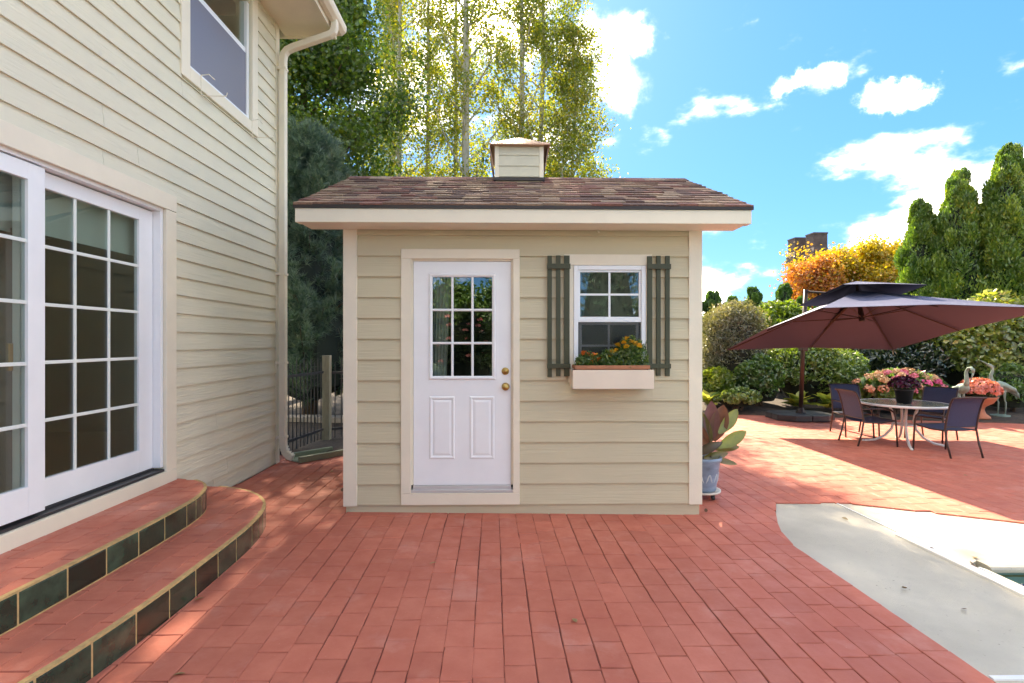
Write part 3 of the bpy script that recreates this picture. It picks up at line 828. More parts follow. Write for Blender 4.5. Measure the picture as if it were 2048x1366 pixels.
for (x0, x1) in ((-.655, -.425), (-.292, -.068)):
    k = ring_x(x0, x1, .470, 1.035, .030, yf-.0005, yf-.009, yf-.001); k.build('panel_moulding', white, door)
    k = MB(); a = .052
    k.add([(x0+.031, yf-.0008, .501), (x1-.031, yf-.0008, .501), (x1-.031, yf-.0008, 1.004), (x0+.031, yf-.0008, 1.004),
           (x0+a, yf-.007, .470+a), (x1-a, yf-.007, .470+a), (x1-a, yf-.007, 1.035-a), (x0+a, yf-.007, 1.035-a)],
          [(4, 5, 6, 7), (0, 1, 5, 4), (1, 2, 6, 5), (2, 3, 7, 6), (3, 0, 4, 7)]); k.build('panel', white, door)
def knob_y(c, prof):
    k = MB(); n = 20; m = len(prof)
    for a in range(n):
        t = 2*math.pi*a/n
        for r_, d in prof: k.v.append((c[0]+r_*math.cos(t), c[1]-d, c[2]+r_*math.sin(t)))
    for a in range(n):
        for i in range(m-1): k.f.append((a*m+i, ((a+1) % n)*m+i, ((a+1) % n)*m+i+1, a*m+i+1))
    return k
knob_y((.030, yf, 1.262), [(.034, 0), (.034, .006), (.030, .011), (.018, .013), (.017, .020), (.0, .022)]).build('deadbolt', brass, door, smooth=True)
knob_y((.032, yf, 1.122), [(.036, 0), (.035, .007), (.016, .010), (.014, .028), (.026, .036), (.031, .048), (.027, .060), (.0, .065)]).build('door_knob', brass, door, smooth=True)
# window
wx0, wx1, wz0, wz1 = WN
k = MB(); k.box(.560, 1.355, SY-.034, SY-.002, 2.217, 2.315); k.build('window_casing', cream, shed, bevel=.003)
for x0, x1 in ((.600, .645), (1.298, 1.352)):
    k = MB(); k.box(x0, x1, SY-.030, SY-.002, 1.16, 2.2165); k.build('window_casing', cream, shed, bevel=.003)
fr = MB()
fr.box(wx0, wx0+.04, SY-.036, SY+.05, wz0, wz1); fr.box(wx1-.04, wx1, SY-.036, SY+.05, wz0, wz1); fr.box(wx0+.04, wx1-.04, SY-.036, SY+.05, wz1-.04, wz1); fr.box(wx0+.04, wx1-.04, SY-.036, SY+.05, wz0, wz0+.04)
sw = fr.build('window', vinyl, shed, bevel=.004)
def sash(x0, x1, z0, z1, y, rail, gl):
    k = MB(); k.box(x0, x0+rail, y, y+.025, z0, z1); k.box(x1-rail, x1, y, y+.025, z0, z1); k.box(x0+rail, x1-rail, y, y+.025, z1-rail, z1); k.box(x0+rail, x1-rail, y, y+.025, z0, z0+rail)
    k.build('sash', vinyl, sw, bevel=.002)
    a0, a1, b0, b1 = x0+rail, x1-rail, z0+rail, z1-rail
    xm, zm = (a0+a1)/2, (b0+b1)/2
    for (p, q) in ((a0, xm), (xm, a1)):
        for (r0, r1) in ((b0, zm), (zm, b1)):
            k = MB(); k.box(p+.001, q-.001, y+.011, y+.014, r0+.001, r1-.001); k.build('pane', gl, sw)
    k = MB(); k.box(xm-.009, xm+.009, y+.004, y+.0105, b0, b1); k.build('muntin', vinyl, sw); k = MB(); k.box(a0, a1, y+.0035, y+.0100, zm-.009, zm+.009); k.build('muntin', vinyl, sw)
sash(wx0+.041, wx1-.041, 1.735, wz1-.041, SY-.020, .018, pane_m)
k = MB(); k.box(wx0+.041, wx1-.041, SY-.030, SY+.01, 1.705, 1.734); k.build('meeting_rail', vinyl, sw, bevel=.003)
sash(wx0+.055, wx1-.055, wz0+.041, 1.704, SY+.006, .022, pane_m)
k = MB(); k.box(wx0+.042, wx1-.042, SY-.012, SY-.010, wz0+.042, 1.703); k.build('insect_screen', glass_mat('screen_mesh', (.60, .60, .60), .03, .3), sw)
k = MB(); k.box(wx0-.2, wx1+.2, SY+.20, SY+.205, 1.0, 2.3); k.build('blind', mat('grey_blind', (.11, .11, .105), .9), sw)
# shutters: three slats, two battens
green = mat('shutter_green', (.050, .055, .026), .55, bump=(3, .4, (30, 30, 2)))
for xs_ in (((.407, .447), (.484, .524), (.556, .606)), ((1.306, 1.351), (1.388, 1.428), (1.469, 1.510))):
    k = MB()
    for z0, z1 in ((2.180, 2.226), (1.288, 1.331)): k.box(xs_[0][0]-.004, xs_[2][1]+.006, SY-.068, SY-.0525, z0, z1)
    sh = k.build('shutter', green, shed, bevel=.002)
    for i, (a, b) in enumerate(xs_):
        k = MB(); d = random.uniform(-.012, .012); k.box(a, b, SY-.052, SY-.034, 1.209+d, 2.298+d*.3); k.build('slat', green, sh, bevel=.002)
# window box
box_m = mat('box_cream', (.78, .66, .53), .5, noise=(4, .05, (1, 1, 1)))
bxm = MB(); x0, x1, y0, y1, z0, z1 = .606, 1.304, SY-.265, SY-.035, 1.123, 1.285
bxm.box(x0, x1, y0, y0+.016, z0, z1); bxm.box(x0, x0+.016, y0+.016, y1, z0, z1-.001); bxm.box(x1-.016, x1, y0+.016, y1, z0, z1-.001); bxm.box(x0+.016, x1-.016, y1-.016, y1, z0, z1); bxm.box(x0+.016, x1-.016, y0+.016, y1-.016, z0, z0+.016)
bxm.build('window_box', box_m, shed, bevel=.003)
# interior
k = MB(); k.box(SL+.081, SR-.081, SY+.081, SB-.081, -.02, .02); k.build('shed_floor', mat('shed_floor', (.12, .09, .06), .8), shed)
k = MB(); k.box(SL+.081, SL+.09, SY+.085, SB-.081, .02, 2.6); k.box(SR-.09, SR-.081, SY+.085, SB-.081, .02, 2.6); k.box(SL+.09, SR-.09, SB-.09, SB-.081, .02, 2.6); k.build('lining', dark_in, shed)
cur = MB(); n = 20
for i in range(n+1):
    x = -.62+.13*i/n; y = SY+.13+.012*math.sin(i*1.5); s_ = 1 - .35*math.sin(math.pi*.5)
    cur.v += [(x-.03, y, 1.0), (x+.02*(i/n), y, 2.2)]
for i in range(n): cur.f.append((2*i, 2*i+2, 2*i+3, 2*i+1))
cur.build('door_curtain', mat('sheer', (.40, .38, .36), .9), shed, smooth=True)
# roof
EY, EZ, RY, RZ = 4.36, 2.672, 6.0, 3.405
RL, RR = -1.735, 2.125
sl = math.atan2(RZ-EZ, RY-EY)
roofdeck = MB()
roofdeck.prism([(EY, EZ), (RY, RZ), (2*RY-EY, EZ), (2*RY-EY, EZ-.03), (RY, RZ-.04), (EY, EZ-.03)], RL+.01, RR-.01, 'x')
shingle_ms = [mat('shingle_%s' % n, c, .92, noise=(40, .35, (1, 1, 1)), bump=(220, .5, (1, 1, 1))) for n, c in
              (('brown', (.19, .108, .076)), ('tan', (.29, .18, .122)), ('umber', (.125, .070, .056)), ('russet', (.22, .10, .078)), ('sand', (.29, .20, .135)))]
roof = roofdeck.build('roof', shingle_ms[2], shed)
ca, sa = math.cos(sl), math.sin(sl)
L = math.hypot(RY-EY, RZ-EZ); exps = .140; ncs = int(L/exps)+1
def slope_pt(x, s_, h): return (x, EY + s_*ca - h*sa, EZ + s_*sa + h*ca)
count = 0
for c in range(ncs):
    s0 = c*exps - .012; s1 = min(s0+exps*1.6, L)
    x = RL - random.uniform(0, .1); top = c >= ncs-1
    while x < RR:
        w = random.choice((.13, .16, .19, .22, .26)); xe = min(x+w, RR + random.uniform(-.004, .006)); xb = max(x, RL + random.uniform(-.006, .004))
        if xe - xb > .03:
            lift = .007 + random.choice((0, .006)); s0j = s0 + random.uniform(-.006, .004)
            v8 = [slope_pt(xb+.001, s0j, .001), slope_pt(xe-.001, s0j, .001), slope_pt(xe-.001, s1, .0005), slope_pt(xb+.001, s1, .0005),
                  slope_pt(xb+.001, s0j, .007+lift), slope_pt(xe-.001, s0j, .007+lift), slope_pt(xe-.001, s1, .002), slope_pt(xb+.001, s1, .002)]
            k = MB(); k.add(v8, [(0, 3, 2, 1), (4, 5, 6, 7), (0, 1, 5, 4), (1, 2, 6, 5), (2, 3, 7, 6), (3, 0, 4, 7)])
            k.build('shingle', random.choice(shingle_ms), roof); count += 1
        x = xe if xe < RR-.001 else RR
xx = RL
while xx < RR:
    xe = min(xx+.24, RR)
    k = MB(); k.prism([(RY-.13, RZ-.13*math.tan(sl)+.016), (RY, RZ+.022), (RY+.13, RZ-.13*math.tan(sl)+.016), (RY+.13, RZ-.13*math.tan(sl)+.008), (RY, RZ+.012), (RY-.13, RZ-.13*math.tan(sl)+.008)], xx+.001, xe-.001, 'x')
    if not (-.10 < xx and xe < .48): k.build('ridge_shingle', random.choice(shingle_ms), roof)
    xx = xe
drip = mat('drip_edge', (.030, .020, .017), .5)
k = MB(); k.box(RL, RR, EY-.012, EY+.01, EZ-.030, EZ-.002); k.build('drip_edge', drip, roof)
k = MB(); k.box(RL+.012, RR-.012, EY, EY+.022, 2.525, EZ-.031); k.build('fascia', cream, shed, bevel=.003)
k = MB(); k.box(RL+.012, RR-.012, 2*RY-EY-.022, 2*RY-EY, 2.525, EZ-.031); k.build('fascia', cream, shed, bevel=.003)
for x in (RL+.012, RR-.034):
    k = MB(); k.prism([(EY+.023, 2.528), (EY+.023, EZ-.032), (RY, RZ-.05), (2*RY-EY-.023, EZ-.032), (2*RY-EY-.023, 2.528), (2*RY-EY-.1, 2.528), (RY, RZ-.20), (EY+.1, 2.528)], x, x+.022, 'x'); k.build('rake_board', cream, shed)
    gx = SL+.0 if x < 0 else SR
k = MB(); k.box(RL+.035, RR-.035, EY+.0225, SY-.031, 2.53, 2.545); k.build('soffit', cream, shed)
for xa, xb in ((RL+.035, SL-.022), (SR+.022, RR-.035)):
    k = MB(); k.prism([(SY-.03, 2.546), (RY, RZ-.19), (2*RY-EY-.1, 2.546), (2*RY-EY-.1, 2.560), (RY, RZ-.17), (SY-.03, 2.560)], xa, xb, 'x'); k.build('rake_soffit', cream, shed)
for xf, xg in ((SL, SL+.08), (SR-.08, SR)):
    k = MB(); k.prism([(SY+.001, 2.64), (RY, RZ-.06), (SB, 2.64)], xf+.001, xg-.001, 'x'); k.build('gable', shed_paint, shed)
k = MB(); k.tube([(.86, SY-.05, 2.53), (.86, SY-.10, 2.50)], .008, 6); k.build('soffit_hook', cream, shed)
# cupola
cx0, cx1, cy0, cy1 = -.080, .458, 5.72, 6.28
k = MB(); k.box(cx0+.01, cx1-.01, cy0+.012, cy1-.012, 3.15, 3.69); cu = k.build('cupola', shed_paint, shed)
for i in range(3):
    z0 = 3.345+i*.118; k = MB(); k.prism([(cy0+.012, z0), (cy0-.002, z0), (cy0+.006, z0+.121), (cy0+.012, z0+.121)], cx0+.045, cx1-.045, 'x'); k.build('siding_board', mat('cupola_paint', (.60, .56, .43), .55, noise=(8, .08, (1, 1, 1))), cu)
for a, b in ((cx0, cx0+.045), (cx1-.045, cx1)):
    k = MB(); k.box(a, b, cy0-.006, cy0+.03, 3.335, 3.69); k.build('corner_board', cream, cu, bevel=.002)
k = MB(); k.box(cx0-.012, cx1+.012, cy0-.014, cy0+.02, 3.300, 3.333); k.build('flashing', drip, cu)
copper = mat('copper_roof', (.52, .30, .20), .38, .55, noise=(9, .15, (1, 1, 1)))
k = MB(); ox0, ox1, oy0, oy1 = cx0-.055, cx1+.070, cy0-.065, cy1+.065; pk = ((ox0+ox1)/2, 6.0, 3.885)
k.add([(ox0, oy0, 3.688), (ox1, oy0, 3.688), (ox1, oy1, 3.688), (ox0, oy1, 3.688), pk, (ox0, oy0, 3.676), (ox1, oy0, 3.676), (ox1, oy1, 3.676), (ox0, oy1, 3.676)],
      [(0, 1, 4), (1, 2, 4), (2, 3, 4), (3, 0, 4), (5, 6, 1, 0), (6, 7, 2, 1), (7, 8, 3, 2), (8, 5, 0, 3), (8, 7, 6, 5)]); k.build('cupola_roof', copper, cu)
copper_d = mat('copper_side', (.30, .17, .12), .5, .3)
for sg, xa in ((-1, cx0), (1, cx1)):
    k = MB(); k.prism([(xa+sg*.048, 3.675), (xa+sg*.058, 3.675), (xa+sg*.018, 3.42), (xa+sg*.008, 3.42)], cy0+.01, cy1-.01, 'y'); k.build('side_flap', copper_d, cu)
# ------------------------------------------------------------------ fence by the house corner
wood_post = mat('weathered_post', (.34, .31, .22), .8, noise=(5, .25, (4, 4, 1)), bump=(3, .5, (30, 30, 2)))
def fence_run(a, b, label, posts, n):
    a, b = Vector(a), Vector(b)
    f = thing('metal_fence', label, 'fence', (a.x, a.y, gz(a.x)), None)
    zb = gz((a.x+b.x)/2)
    for z, r in ((.17, .016), (1.03, .018)):
        k = MB(); d = (b-a).normalized(); nrm = Vector((-d.y, d.x)); q = [a-nrm*r, b-nrm*r, b+nrm*r, a+nrm*r]
        k.prism([(p.x, p.y) for p in q], zb+z, zb+z+.035); k.build('rail', black_metal, f, bevel=.003)
    for i in range(n):
        p = a.lerp(b, (i+.5)/n); top = 1.18 + (.06 if i % 2 else 0)
        k = MB(); k.tube([(p.x, p.y, zb+.05), (p.x, p.y, zb+top), (p.x, p.y, zb+top+.03)], [.008, .008, .002], 6); k.build('picket', black_metal, f)
    for p in posts:
        k = MB(); k.box(p[0]-.055, p[0]+.055, p[1]-.055, p[1]+.055, zb-.05, zb+1.30); k.build('post', wood_post, f, bevel=.006)
    return f
fence_run((-2.88, 6.62), (-2.70, 7.88), 'black metal picket fence between house corner and wooden post', [(-2.66, 7.95)], 13)
fence_run((-2.60, 8.0), (-.9, 9.3), 'black metal picket fence running behind the shed from the wooden post', [], 22)
spl = thing('splash_block', 'sage green moulded splash block under the downspout foot', 'splash block', (-2.45, 6.75, gz(-2.4)))
spm = mat('splash_plastic', (.20, .23, .15), .5, noise=(6, .15, (1, 1, 1)))
def P2(c, s): return (c, s)
ang = R(-38); ca_, sa_ = math.cos(ang), math.sin(ang)
def spb(x0, x1, y0, y1, z0, z1, nm):
    k = MB(); k.box(x0, x1, y0, y1, z0, z1)
    k.v = [(-2.60 + x*ca_ - y*sa_, 6.62 + x*sa_ + y*ca_, gz(-2.4)+z - .02*y) for x, y, z in k.v]; k.build(nm, spm, spl, bevel=.01)
spb(-.13, .13, -.05, .62, .006, .03, 'trough'); spb(-.17, -.125, -.05, .62, .006, .085, 'side_lip'); spb(.125, .17, -.05, .62, .006, .085, 'side_lip')
paver_m = mat('stone_edging', (.42, .37, .32), .85, noise=(8, .2, (1, 1, 1)), bump=(30, .4, (1, 1, 1)))
for i in range(4):
    k = MB(); x = -4.0+i*.62; k.box(x, x+.60, 9.5, 9.85, gz(x)+.0, gz(x)+.12)
    o = k.build('edging_stone', paver_m, bevel=.012); tag(o, 'pale stone block edging the bed behind the picket fence', 'stone', 'edging stones behind the fence')

# ------------------------------------------------------------------ plants: generators
def limb_pts(p0, d, length, n, sag=0.0, wob=.06):
    pts = [Vector(p0)]; d = Vector(d).normalized()
    for i in range(n):
        d = (d + Vector((random.uniform(-wob, wob), random.uniform(-wob, wob), random.uniform(-wob, wob)+sag))).normalized()
        pts.append(pts[-1] + d*(length/n))
    return pts
def broad_tree(name, label, base, h, prof, leaf_n, leaf, lm, bark, cat='tree', group=None, r0=.11, nl=34, t0=.16, up=.9, lean=(0, 0), sig=.17, twigs=5, width=.72, flat=.25, top=.97, seed=1):
    random.seed(seed)
    t = thing(name, label, cat, base, group)
    mb = MB(); nseg = 14
    tp = []
    for i in range(nseg+1):
        f = i/nseg
        tp.append(Vector((base[0]+lean[0]*f*h + random.uniform(-.02, .02)*h*.12*f, base[1]+lean[1]*f*h + random.uniform(-.02, .02)*h*.12*f, base[2]-.1+f*h*top)))
    mb.tube(tp, [r0*(1-.86*(i/nseg)) + .008 for i in range(nseg+1)], 8)
    pts = []; wts = []
    for i in range(nl):
        f = t0 + (1-t0)*((i+random.random()*.6)/nl); f = min(f, .985)
        seg = min(int(f*nseg), nseg-1); p0 = tp[seg].lerp(tp[seg+1], f*nseg-seg)
        a = i*2.39996 + random.uniform(-.4, .4)
        L_ = prof((f-t0)/(1-t0))*random.uniform(.7, 1.15)
        d = Vector((math.cos(a), math.sin(a), up*random.uniform(.6, 1.3)))
        lp = limb_pts(p0, d, L_, 6, .05)
        rr = max(r0*.34*(1-.7*f), .012)
        mb.tube(lp, [rr*(1-.8*k/6)+.004 for k in range(7)], 5, cap=False)
        for k in range(2, 7):
            pts.append(lp[k]); wts.append(1.0)
            for _ in range(twigs if k > 2 else 2):
                dd = Vector((random.gauss(0, 1), random.gauss(0, 1), random.gauss(.2, .8))).normalized()
                tl = L_*random.uniform(.14, .34)
                q = limb_pts(lp[k], dd, tl, 2, .02)
                if k % 2 == 0: mb.tube(q, [.008, .006, .003], 3, cap=False)
                pts += [q[1], q[2]]; wts += [1, 1.4]
    mb.build('trunk', bark, t, smooth=True)
    P = np.array([tuple(p) for p in pts]); w = np.array(wts); w *= rng.random(len(w))**1.2 + .08; w /= w.sum()
    idx = rng.choice(len(P), leaf_n, p=w)
    hue = rng.random(len(P))
    Q = P[idx] + rng.normal(size=(leaf_n, 3))*sig*np.array([1, 1, .8])
    up_n = np.tile(np.array([[0, 0, 1.0]]), (leaf_n, 1))
    rnd = np.clip(.65*hue[idx] + .35*rng.random(leaf_n), 0, 1)
    me = leaf_mesh('crown', Q, leaf, width, nrm=up_n, nrm_bias=flat, rnd=rnd)
    finish('crown', me, lm, t)
    return t
def cone_tree(name, label, base, h, r, n, leaf, lm, cat='tree', group=None, power=.75, lumps=60, width=.45, bot=.03, trunk=True, inner=(.012, .02, .008), gap=3):
    """columnar evergreen: overlapping upright plumes round a dark heart"""
    t = thing(name, label, cat, base, group)
    bx_, by_, bz_ = base
    if trunk:
        k = MB(); k.tube([(bx_, by_, bz_-.1), (bx_, by_, bz_+h*.5), (bx_, by_, bz_+h*.97)], [r*.11, r*.07, .01], 7); k.build('trunk', mat('bark_brown', (.10, .065, .045), .9), t)
    rad = lambda f: r*(np.clip(1-f, 0, 1)**power)*np.clip(.55+f*5, 0, 1)
    # plumes
    lf = rng.random(lumps)**1.15*.93 + bot; la = rng.random(lumps)*2*np.pi
    per = n//lumps
    Ps = []; Ax = []; Nr = []; Rn = []
    for i in range(lumps):
        f = lf[i]; rr = rad(f); c = np.array([math.cos(la[i])*rr*.86, math.sin(la[i])*rr*.86, bz_+f*h])
        sz = r*.36*(1-.78*f)*(.7+.6*rng.random()) + .05
        d = unit(rng.normal(size=(per, 3)))
        out = np.array([math.cos(la[i]), math.sin(la[i]), .25])
        d = unit(d + out*.55)
        q = c + d*sz*np.array([.8, .8, 1.5])*(rng.random((per, 1))**.35)
        q[:, 0] += bx_; q[:, 1] += by_
        Ps.append(q); Nr.append(d); Ax.append(unit(d*.55 + np.array([[0, 0, .75]]) + rng.normal(size=(per, 3))*.25))
        Rn.append(np.clip(rng.random()*.5 + rng.random(per)*.5, 0, 1))
    m = n//gap                   # fill between the plumes
    f = rng.random(m)**1.2*.98; a = rng.random(m)*2*np.pi; rr = rad(f)*(.72+.25*rng.random(m))
    q = np.stack([bx_+np.cos(a)*rr, by_+np.sin(a)*rr, bz_+f*h], 1); Ps.append(q)
    d = np.stack([np.cos(a), np.sin(a), .3+0*a], 1); Nr.append(unit(d)); Ax.append(unit(d*.4+np.array([[0, 0, .8]])+rng.normal(size=(m, 3))*.3)); Rn.append(rng.random(m)*.6)
    P = np.concatenate(Ps); 
    me = leaf_mesh('crown', P, leaf, width, axis=np.concatenate(Ax), axis_bias=.75, nrm=np.concatenate(Nr), nrm_bias=.55, rnd=np.concatenate(Rn))
    finish('crown', me, lm, t)
    k = MB(); prof = [(0.01, .02*h)] + [(float(rad(np.array(ff)))*.66+.01, ff*h) for ff in np.linspace(.04, .95, 10)] + [(0.005, .97*h)]  # solid core blocks see-through; dark colour stands for shade between plumes
    k.lathe(prof, base, 12); k.build('shade_core', mat('inner_green_%d' % int(inner[1]*1000), inner, .95, noise=(6, .5, (1, 1, 1))), t)
    return t
def shrub(name, label, c, rx, ry, h, n, leaf, lm, cat='shrub', group=None, lumps=26, width=.5, stems=9, stem_m=None, hang=0.0, core=True, z0=.12, fill=.3, inner=(.012, .018, .007), sharp=.35):
    x, y = c; base = (x, y, gz(x)+z0)
    t = thing(name, label, cat, base, group)
    sm = stem_m or mat('stem_brown', (.11, .07, .045), .9)
    k = MB()
    for i in range(stems):
        a = random.uniform(0, 2*math.pi); e = random.uniform(.25, .85)
        k.tube(limb_pts((x+random.uniform(-.08, .08), y+random.uniform(-.08, .08), base[2]-.08), (math.cos(a)*rx*e, math.sin(a)*ry*e, h*.9), h*random.uniform(.6, .95), 5, 0, .12), [.02, .016, .012, .009, .006, .003], 5, cap=False)
    k.build('stems', sm, t, smooth=True)
    per = int(n*(1-fill))//lumps; Ps = []; Nr = []; Rn = []
    for i in range(lumps):
        d = unit(rng.normal(size=(1, 3)))[0]; d[2] = abs(d[2])*1.05 - .12
        cc = np.array([x+d[0]*rx*.70, y+d[1]*ry*.70, base[2]+h*.46+d[2]*h*.40])
        s_ = np.array([rx, ry, h*.6])*(.26+.16*rng.random())
        dd = unit(rng.normal(size=(per, 3)) + d*.6)
        Ps.append(cc + dd*s_*(rng.random((per, 1))**sharp)); Nr.append(unit(dd + np.array([[0, 0, .7]]))); Rn.append(np.clip(.5*rng.random()+.5*rng.random(per), 0, 1))
    m = int(n*fill); d = unit(rng.normal(size=(m, 3))); d[:, 2] = np.abs(d[:, 2])*1.1-.25
    Ps.append(np.array([x, y, base[2]+h*.48]) + d*np.array([rx*.86, ry*.86, h*.46])*(rng.random((m, 1))**.3)); Nr.append(unit(d+np.array([[0, 0, .5]]))); Rn.append(rng.random(m)*.6)
    P = np.concatenate(Ps); P[:, 2] = np.maximum(P[:, 2], base[2]+.02)
    ax = None
    if hang: ax = np.tile(np.array([[0, 0, -1.0]]), (len(P), 1))
    me = leaf_mesh('foliage', P, leaf, width, axis=ax, axis_bias=hang, nrm=np.concatenate(Nr), nrm_bias=.5, rnd=np.concatenate(Rn))
    finish('foliage', me, lm, t)
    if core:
        k = MB(); prof = [(.01, .06*h), (.5, .10*h), (.66, .3*h), (.66, .55*h), (.5, .76*h), (.2, .86*h), (.005, .88*h)]  # solid hull in the middle, coloured dark as the shade between leaves
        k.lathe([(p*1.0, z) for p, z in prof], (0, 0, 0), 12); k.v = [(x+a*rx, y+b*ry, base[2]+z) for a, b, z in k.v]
        k.build('shade_core', mat('inner_green_%d' % int(inner[1]*1000), inner, .95, noise=(6, .5, (1, 1, 1))), t)
    return t
def big_leaf_mesh(name, length, width, droop, m, cup=.12, n=7):
    """a broad leaf that grows along +Y, arches over and is folded along its midrib"""
    k = MB()
    for i in range(n+1):
        f = i/n; wv = width*.5*(math.sin(math.pi*min(f*.93+.05, 1))**.8)*(1 if f < .98 else .15)
        y = length*f; z = length*(.25*f - droop*f*f)
        k.v += [(-wv, y, z+cup*wv), (0, y, z-cup*wv*.8), (wv, y, z+cup*wv)]
    for i in range(n):
        for j in (0, 1): k.f.append((i*3+j, i*3+j+1, i*3+j+4, i*3+j+3))
    me = bpy.data.meshes.new(name); me.from_pydata(k.v, [], k.f); me.materials.append(m)
    me.polygons.foreach_set('use_smooth', [True]*len(me.polygons)); return me
def simple_leaf(name, col, trans=.4, stripe=None):
    m = bpy.data.materials.new(name); m.use_nodes = True; t = m.node_tree; t.nodes.clear()
    o = t.nodes.new('ShaderNodeOutputMaterial'); d = t.nodes.new('ShaderNodeBsdfDiffuse'); tr = t.nodes.new('ShaderNodeBsdfTranslucent'); g = t.nodes.new('ShaderNodeBsdfGlossy'); g.inputs['Roughness'].default_value = .35
    geo = t.nodes.new('ShaderNodeNewGeometry'); n = t.nodes.new('ShaderNodeTexNoise'); n.inputs['Scale'].default_value = 25
    t.links.new(geo.outputs['Position'], n.inputs['Vector'])
    x = t.nodes.new('ShaderNodeMix'); x.data_type = 'RGBA'; x.inputs[6].default_value = (*col, 1); x.inputs[7].default_value = (*(stripe or tuple(c*.6 for c in col)), 1)
    t.links.new(n.outputs[0], x.inputs['Factor']); t.links.new(x.outputs[2], d.inputs[0]); t.links.new(x.outputs[2], tr.inputs[0])
    a = t.nodes.new('ShaderNodeMixShader'); a.inputs[0].default_value = trans; b = t.nodes.new('ShaderNodeMixShader'); b.inputs[0].default_value = .07
    t.links.new(d.outputs[0], a.inputs[1]); t.links.new(tr.outputs[0], a.inputs[2]); t.links.new(a.outputs[0], b.inputs[1]); t.links.new(g.outputs[0], b.inputs[2]); t.links.new(b.outputs[0], o.inputs[0])
    return m

# leaf colours
L_aspen = leaf_mat('aspen_leaf', [(0, (0.084, 0.144, 0.022)), (.45, (0.180, 0.240, 0.031)), (.78, (0.336, 0.324, 0.036)), (1, (0.480, 0.336, 0.036))], 0.6)
L_maple = leaf_mat('maple_leaf', [(0, (0.036, 0.089, 0.019)), (.5, (0.082, 0.162, 0.029)), (.85, (0.179, 0.259, 0.032)), (1, (0.389, 0.356, 0.041))], 0.55)
L_pine = leaf_mat('pine_needle', [(0, (0.068, 0.128, 0.097)), (.6, (0.121, 0.203, 0.155)), (.9, (0.189, 0.270, 0.203)), (1, (0.243, 0.162, 0.095))], 0.3, .06)
L_arb = leaf_mat('arborvitae_spray', [(0, (0.054, 0.128, 0.025)), (.45, (0.117, 0.226, 0.036)), (.8, (0.254, 0.362, 0.048)), (.95, (0.380, 0.435, 0.054)), (1, (0.544, 0.271, 0.073))], 0.45)
L_hedge = leaf_mat('hedge_spray', [(0, (0.041, 0.112, 0.026)), (.6, (0.094, 0.206, 0.037)), (1, (0.188, 0.300, 0.056))], 0.4)
L_gold = leaf_mat('golden_leaf', [(0, (.26, .25, .025)), (.5, (.46, .36, .03)), (.82, (.52, .30, .03)), (1, (.50, .16, .03))], .5)
L_orange = leaf_mat('orange_leaf', [(0, (.36, .26, .03)), (.5, (.50, .20, .04)), (1, (.42, .10, .04))], .5)
L_feather = leaf_mat('feathery_leaf', [(0, (0.081, 0.101, 0.041)), (.5, (0.176, 0.176, 0.088)), (.85, (0.270, 0.257, 0.149)), (1, (0.243, 0.135, 0.068))], 0.45, .1)
L_lime = leaf_mat('lime_leaf', [(0, (0.078, 0.143, 0.018)), (.5, (0.169, 0.260, 0.029)), (1, (0.338, 0.390, 0.046))], 0.55)
L_rhodo = leaf_mat('rhodo_leaf', [(0, (0.075, 0.140, 0.026)), (.6, (0.169, 0.263, 0.049)), (1, (0.356, 0.431, 0.085))], 0.45, .1, .35)
L_dark = leaf_mat('laurel_leaf', [(0, (0.012, 0.030, 0.011)), (.6, (0.027, 0.057, 0.018)), (1, (0.075, 0.112, 0.033))], 0.3, .12, .28)
L_mid = leaf_mat('shrub_leaf', [(0, (0.044, 0.120, 0.027)), (.6, (0.100, 0.200, 0.040)), (1, (0.240, 0.340, 0.060))], 0.5, .08)
L_vib = leaf_mat('viburnum_leaf', [(0, (0.075, 0.140, 0.026)), (.5, (0.188, 0.263, 0.048)), (.85, (0.375, 0.413, 0.085)), (1, (0.562, 0.375, 0.056))], 0.5, .1)
L_rose = leaf_mat('rose_leaf', [(0, (.02, .05, .012)), (1, (.08, .12, .03))], .35)
aspen_bark = mat('aspen_bark', (.42, .40, .33), .8, noise=(2.2, .35, (3, 3, 1)), bump=(6, .4, (4, 4, 1)))
brown_bark = mat('brown_bark', (.11, .075, .05), .9, noise=(4, .3, (4, 4, 1)))

# ------------------------------------------------------------------ trees behind the shed
asp = [(-3.9, 18.5, 17, .09, (.004, 0), 1.3), (-3.35, 17, 19, .12, (.0, 0), 1.6), (-2.55, 17.5, 18, .10, (.006, 0), 1.3), (-1.55, 18, 19, .10, (-.004, 0), 1.5),
       (-1.15, 16.2, 20, .16, (.002, 0), 1.7), (.62, 16.6, 19, .13, (.0, 0), 1.7), (1.05, 17.2, 18.5, .12, (.025, 0), 2.3), (1.9, 16.9, 12.0, .08, (.05, 0), 2.0)]
asp_lab = ['slim aspen at the maple side of the row behind the shed', 'aspen with yellowing crown standing clear of the dark maple', 'leaning slender aspen between the yellowing one and the pair behind the cupola', 'thin pale aspen close beside the thickest trunk behind the shed',
           'tall aspen with the thickest pale trunk behind the shed', 'aspen with straight trunk rising directly behind the cupola', 'aspen with wide airy crown against the blue sky beside cupola', 'short leaning aspen at the open sky end of the row']
for i, (x, y, h, r0, lean, cr) in enumerate(asp):
    broad_tree('aspen_tree', asp_lab[i], (x, y, gz(x)-.05), h, (lambda f, cr=cr: cr*(.75+.55*math.sin(math.pi*min(f*1.1+.1, 1)))*(1.05-.55*f)), [20000, 15000, 13000, 14000, 24000, 22000, 28000, 24000][i], .085, L_aspen, aspen_bark,
               group='aspens in a row behind the shed', r0=r0, nl=44, t0=.10, up=1.0, lean=lean, sig=.19, twigs=4, seed=20+i)
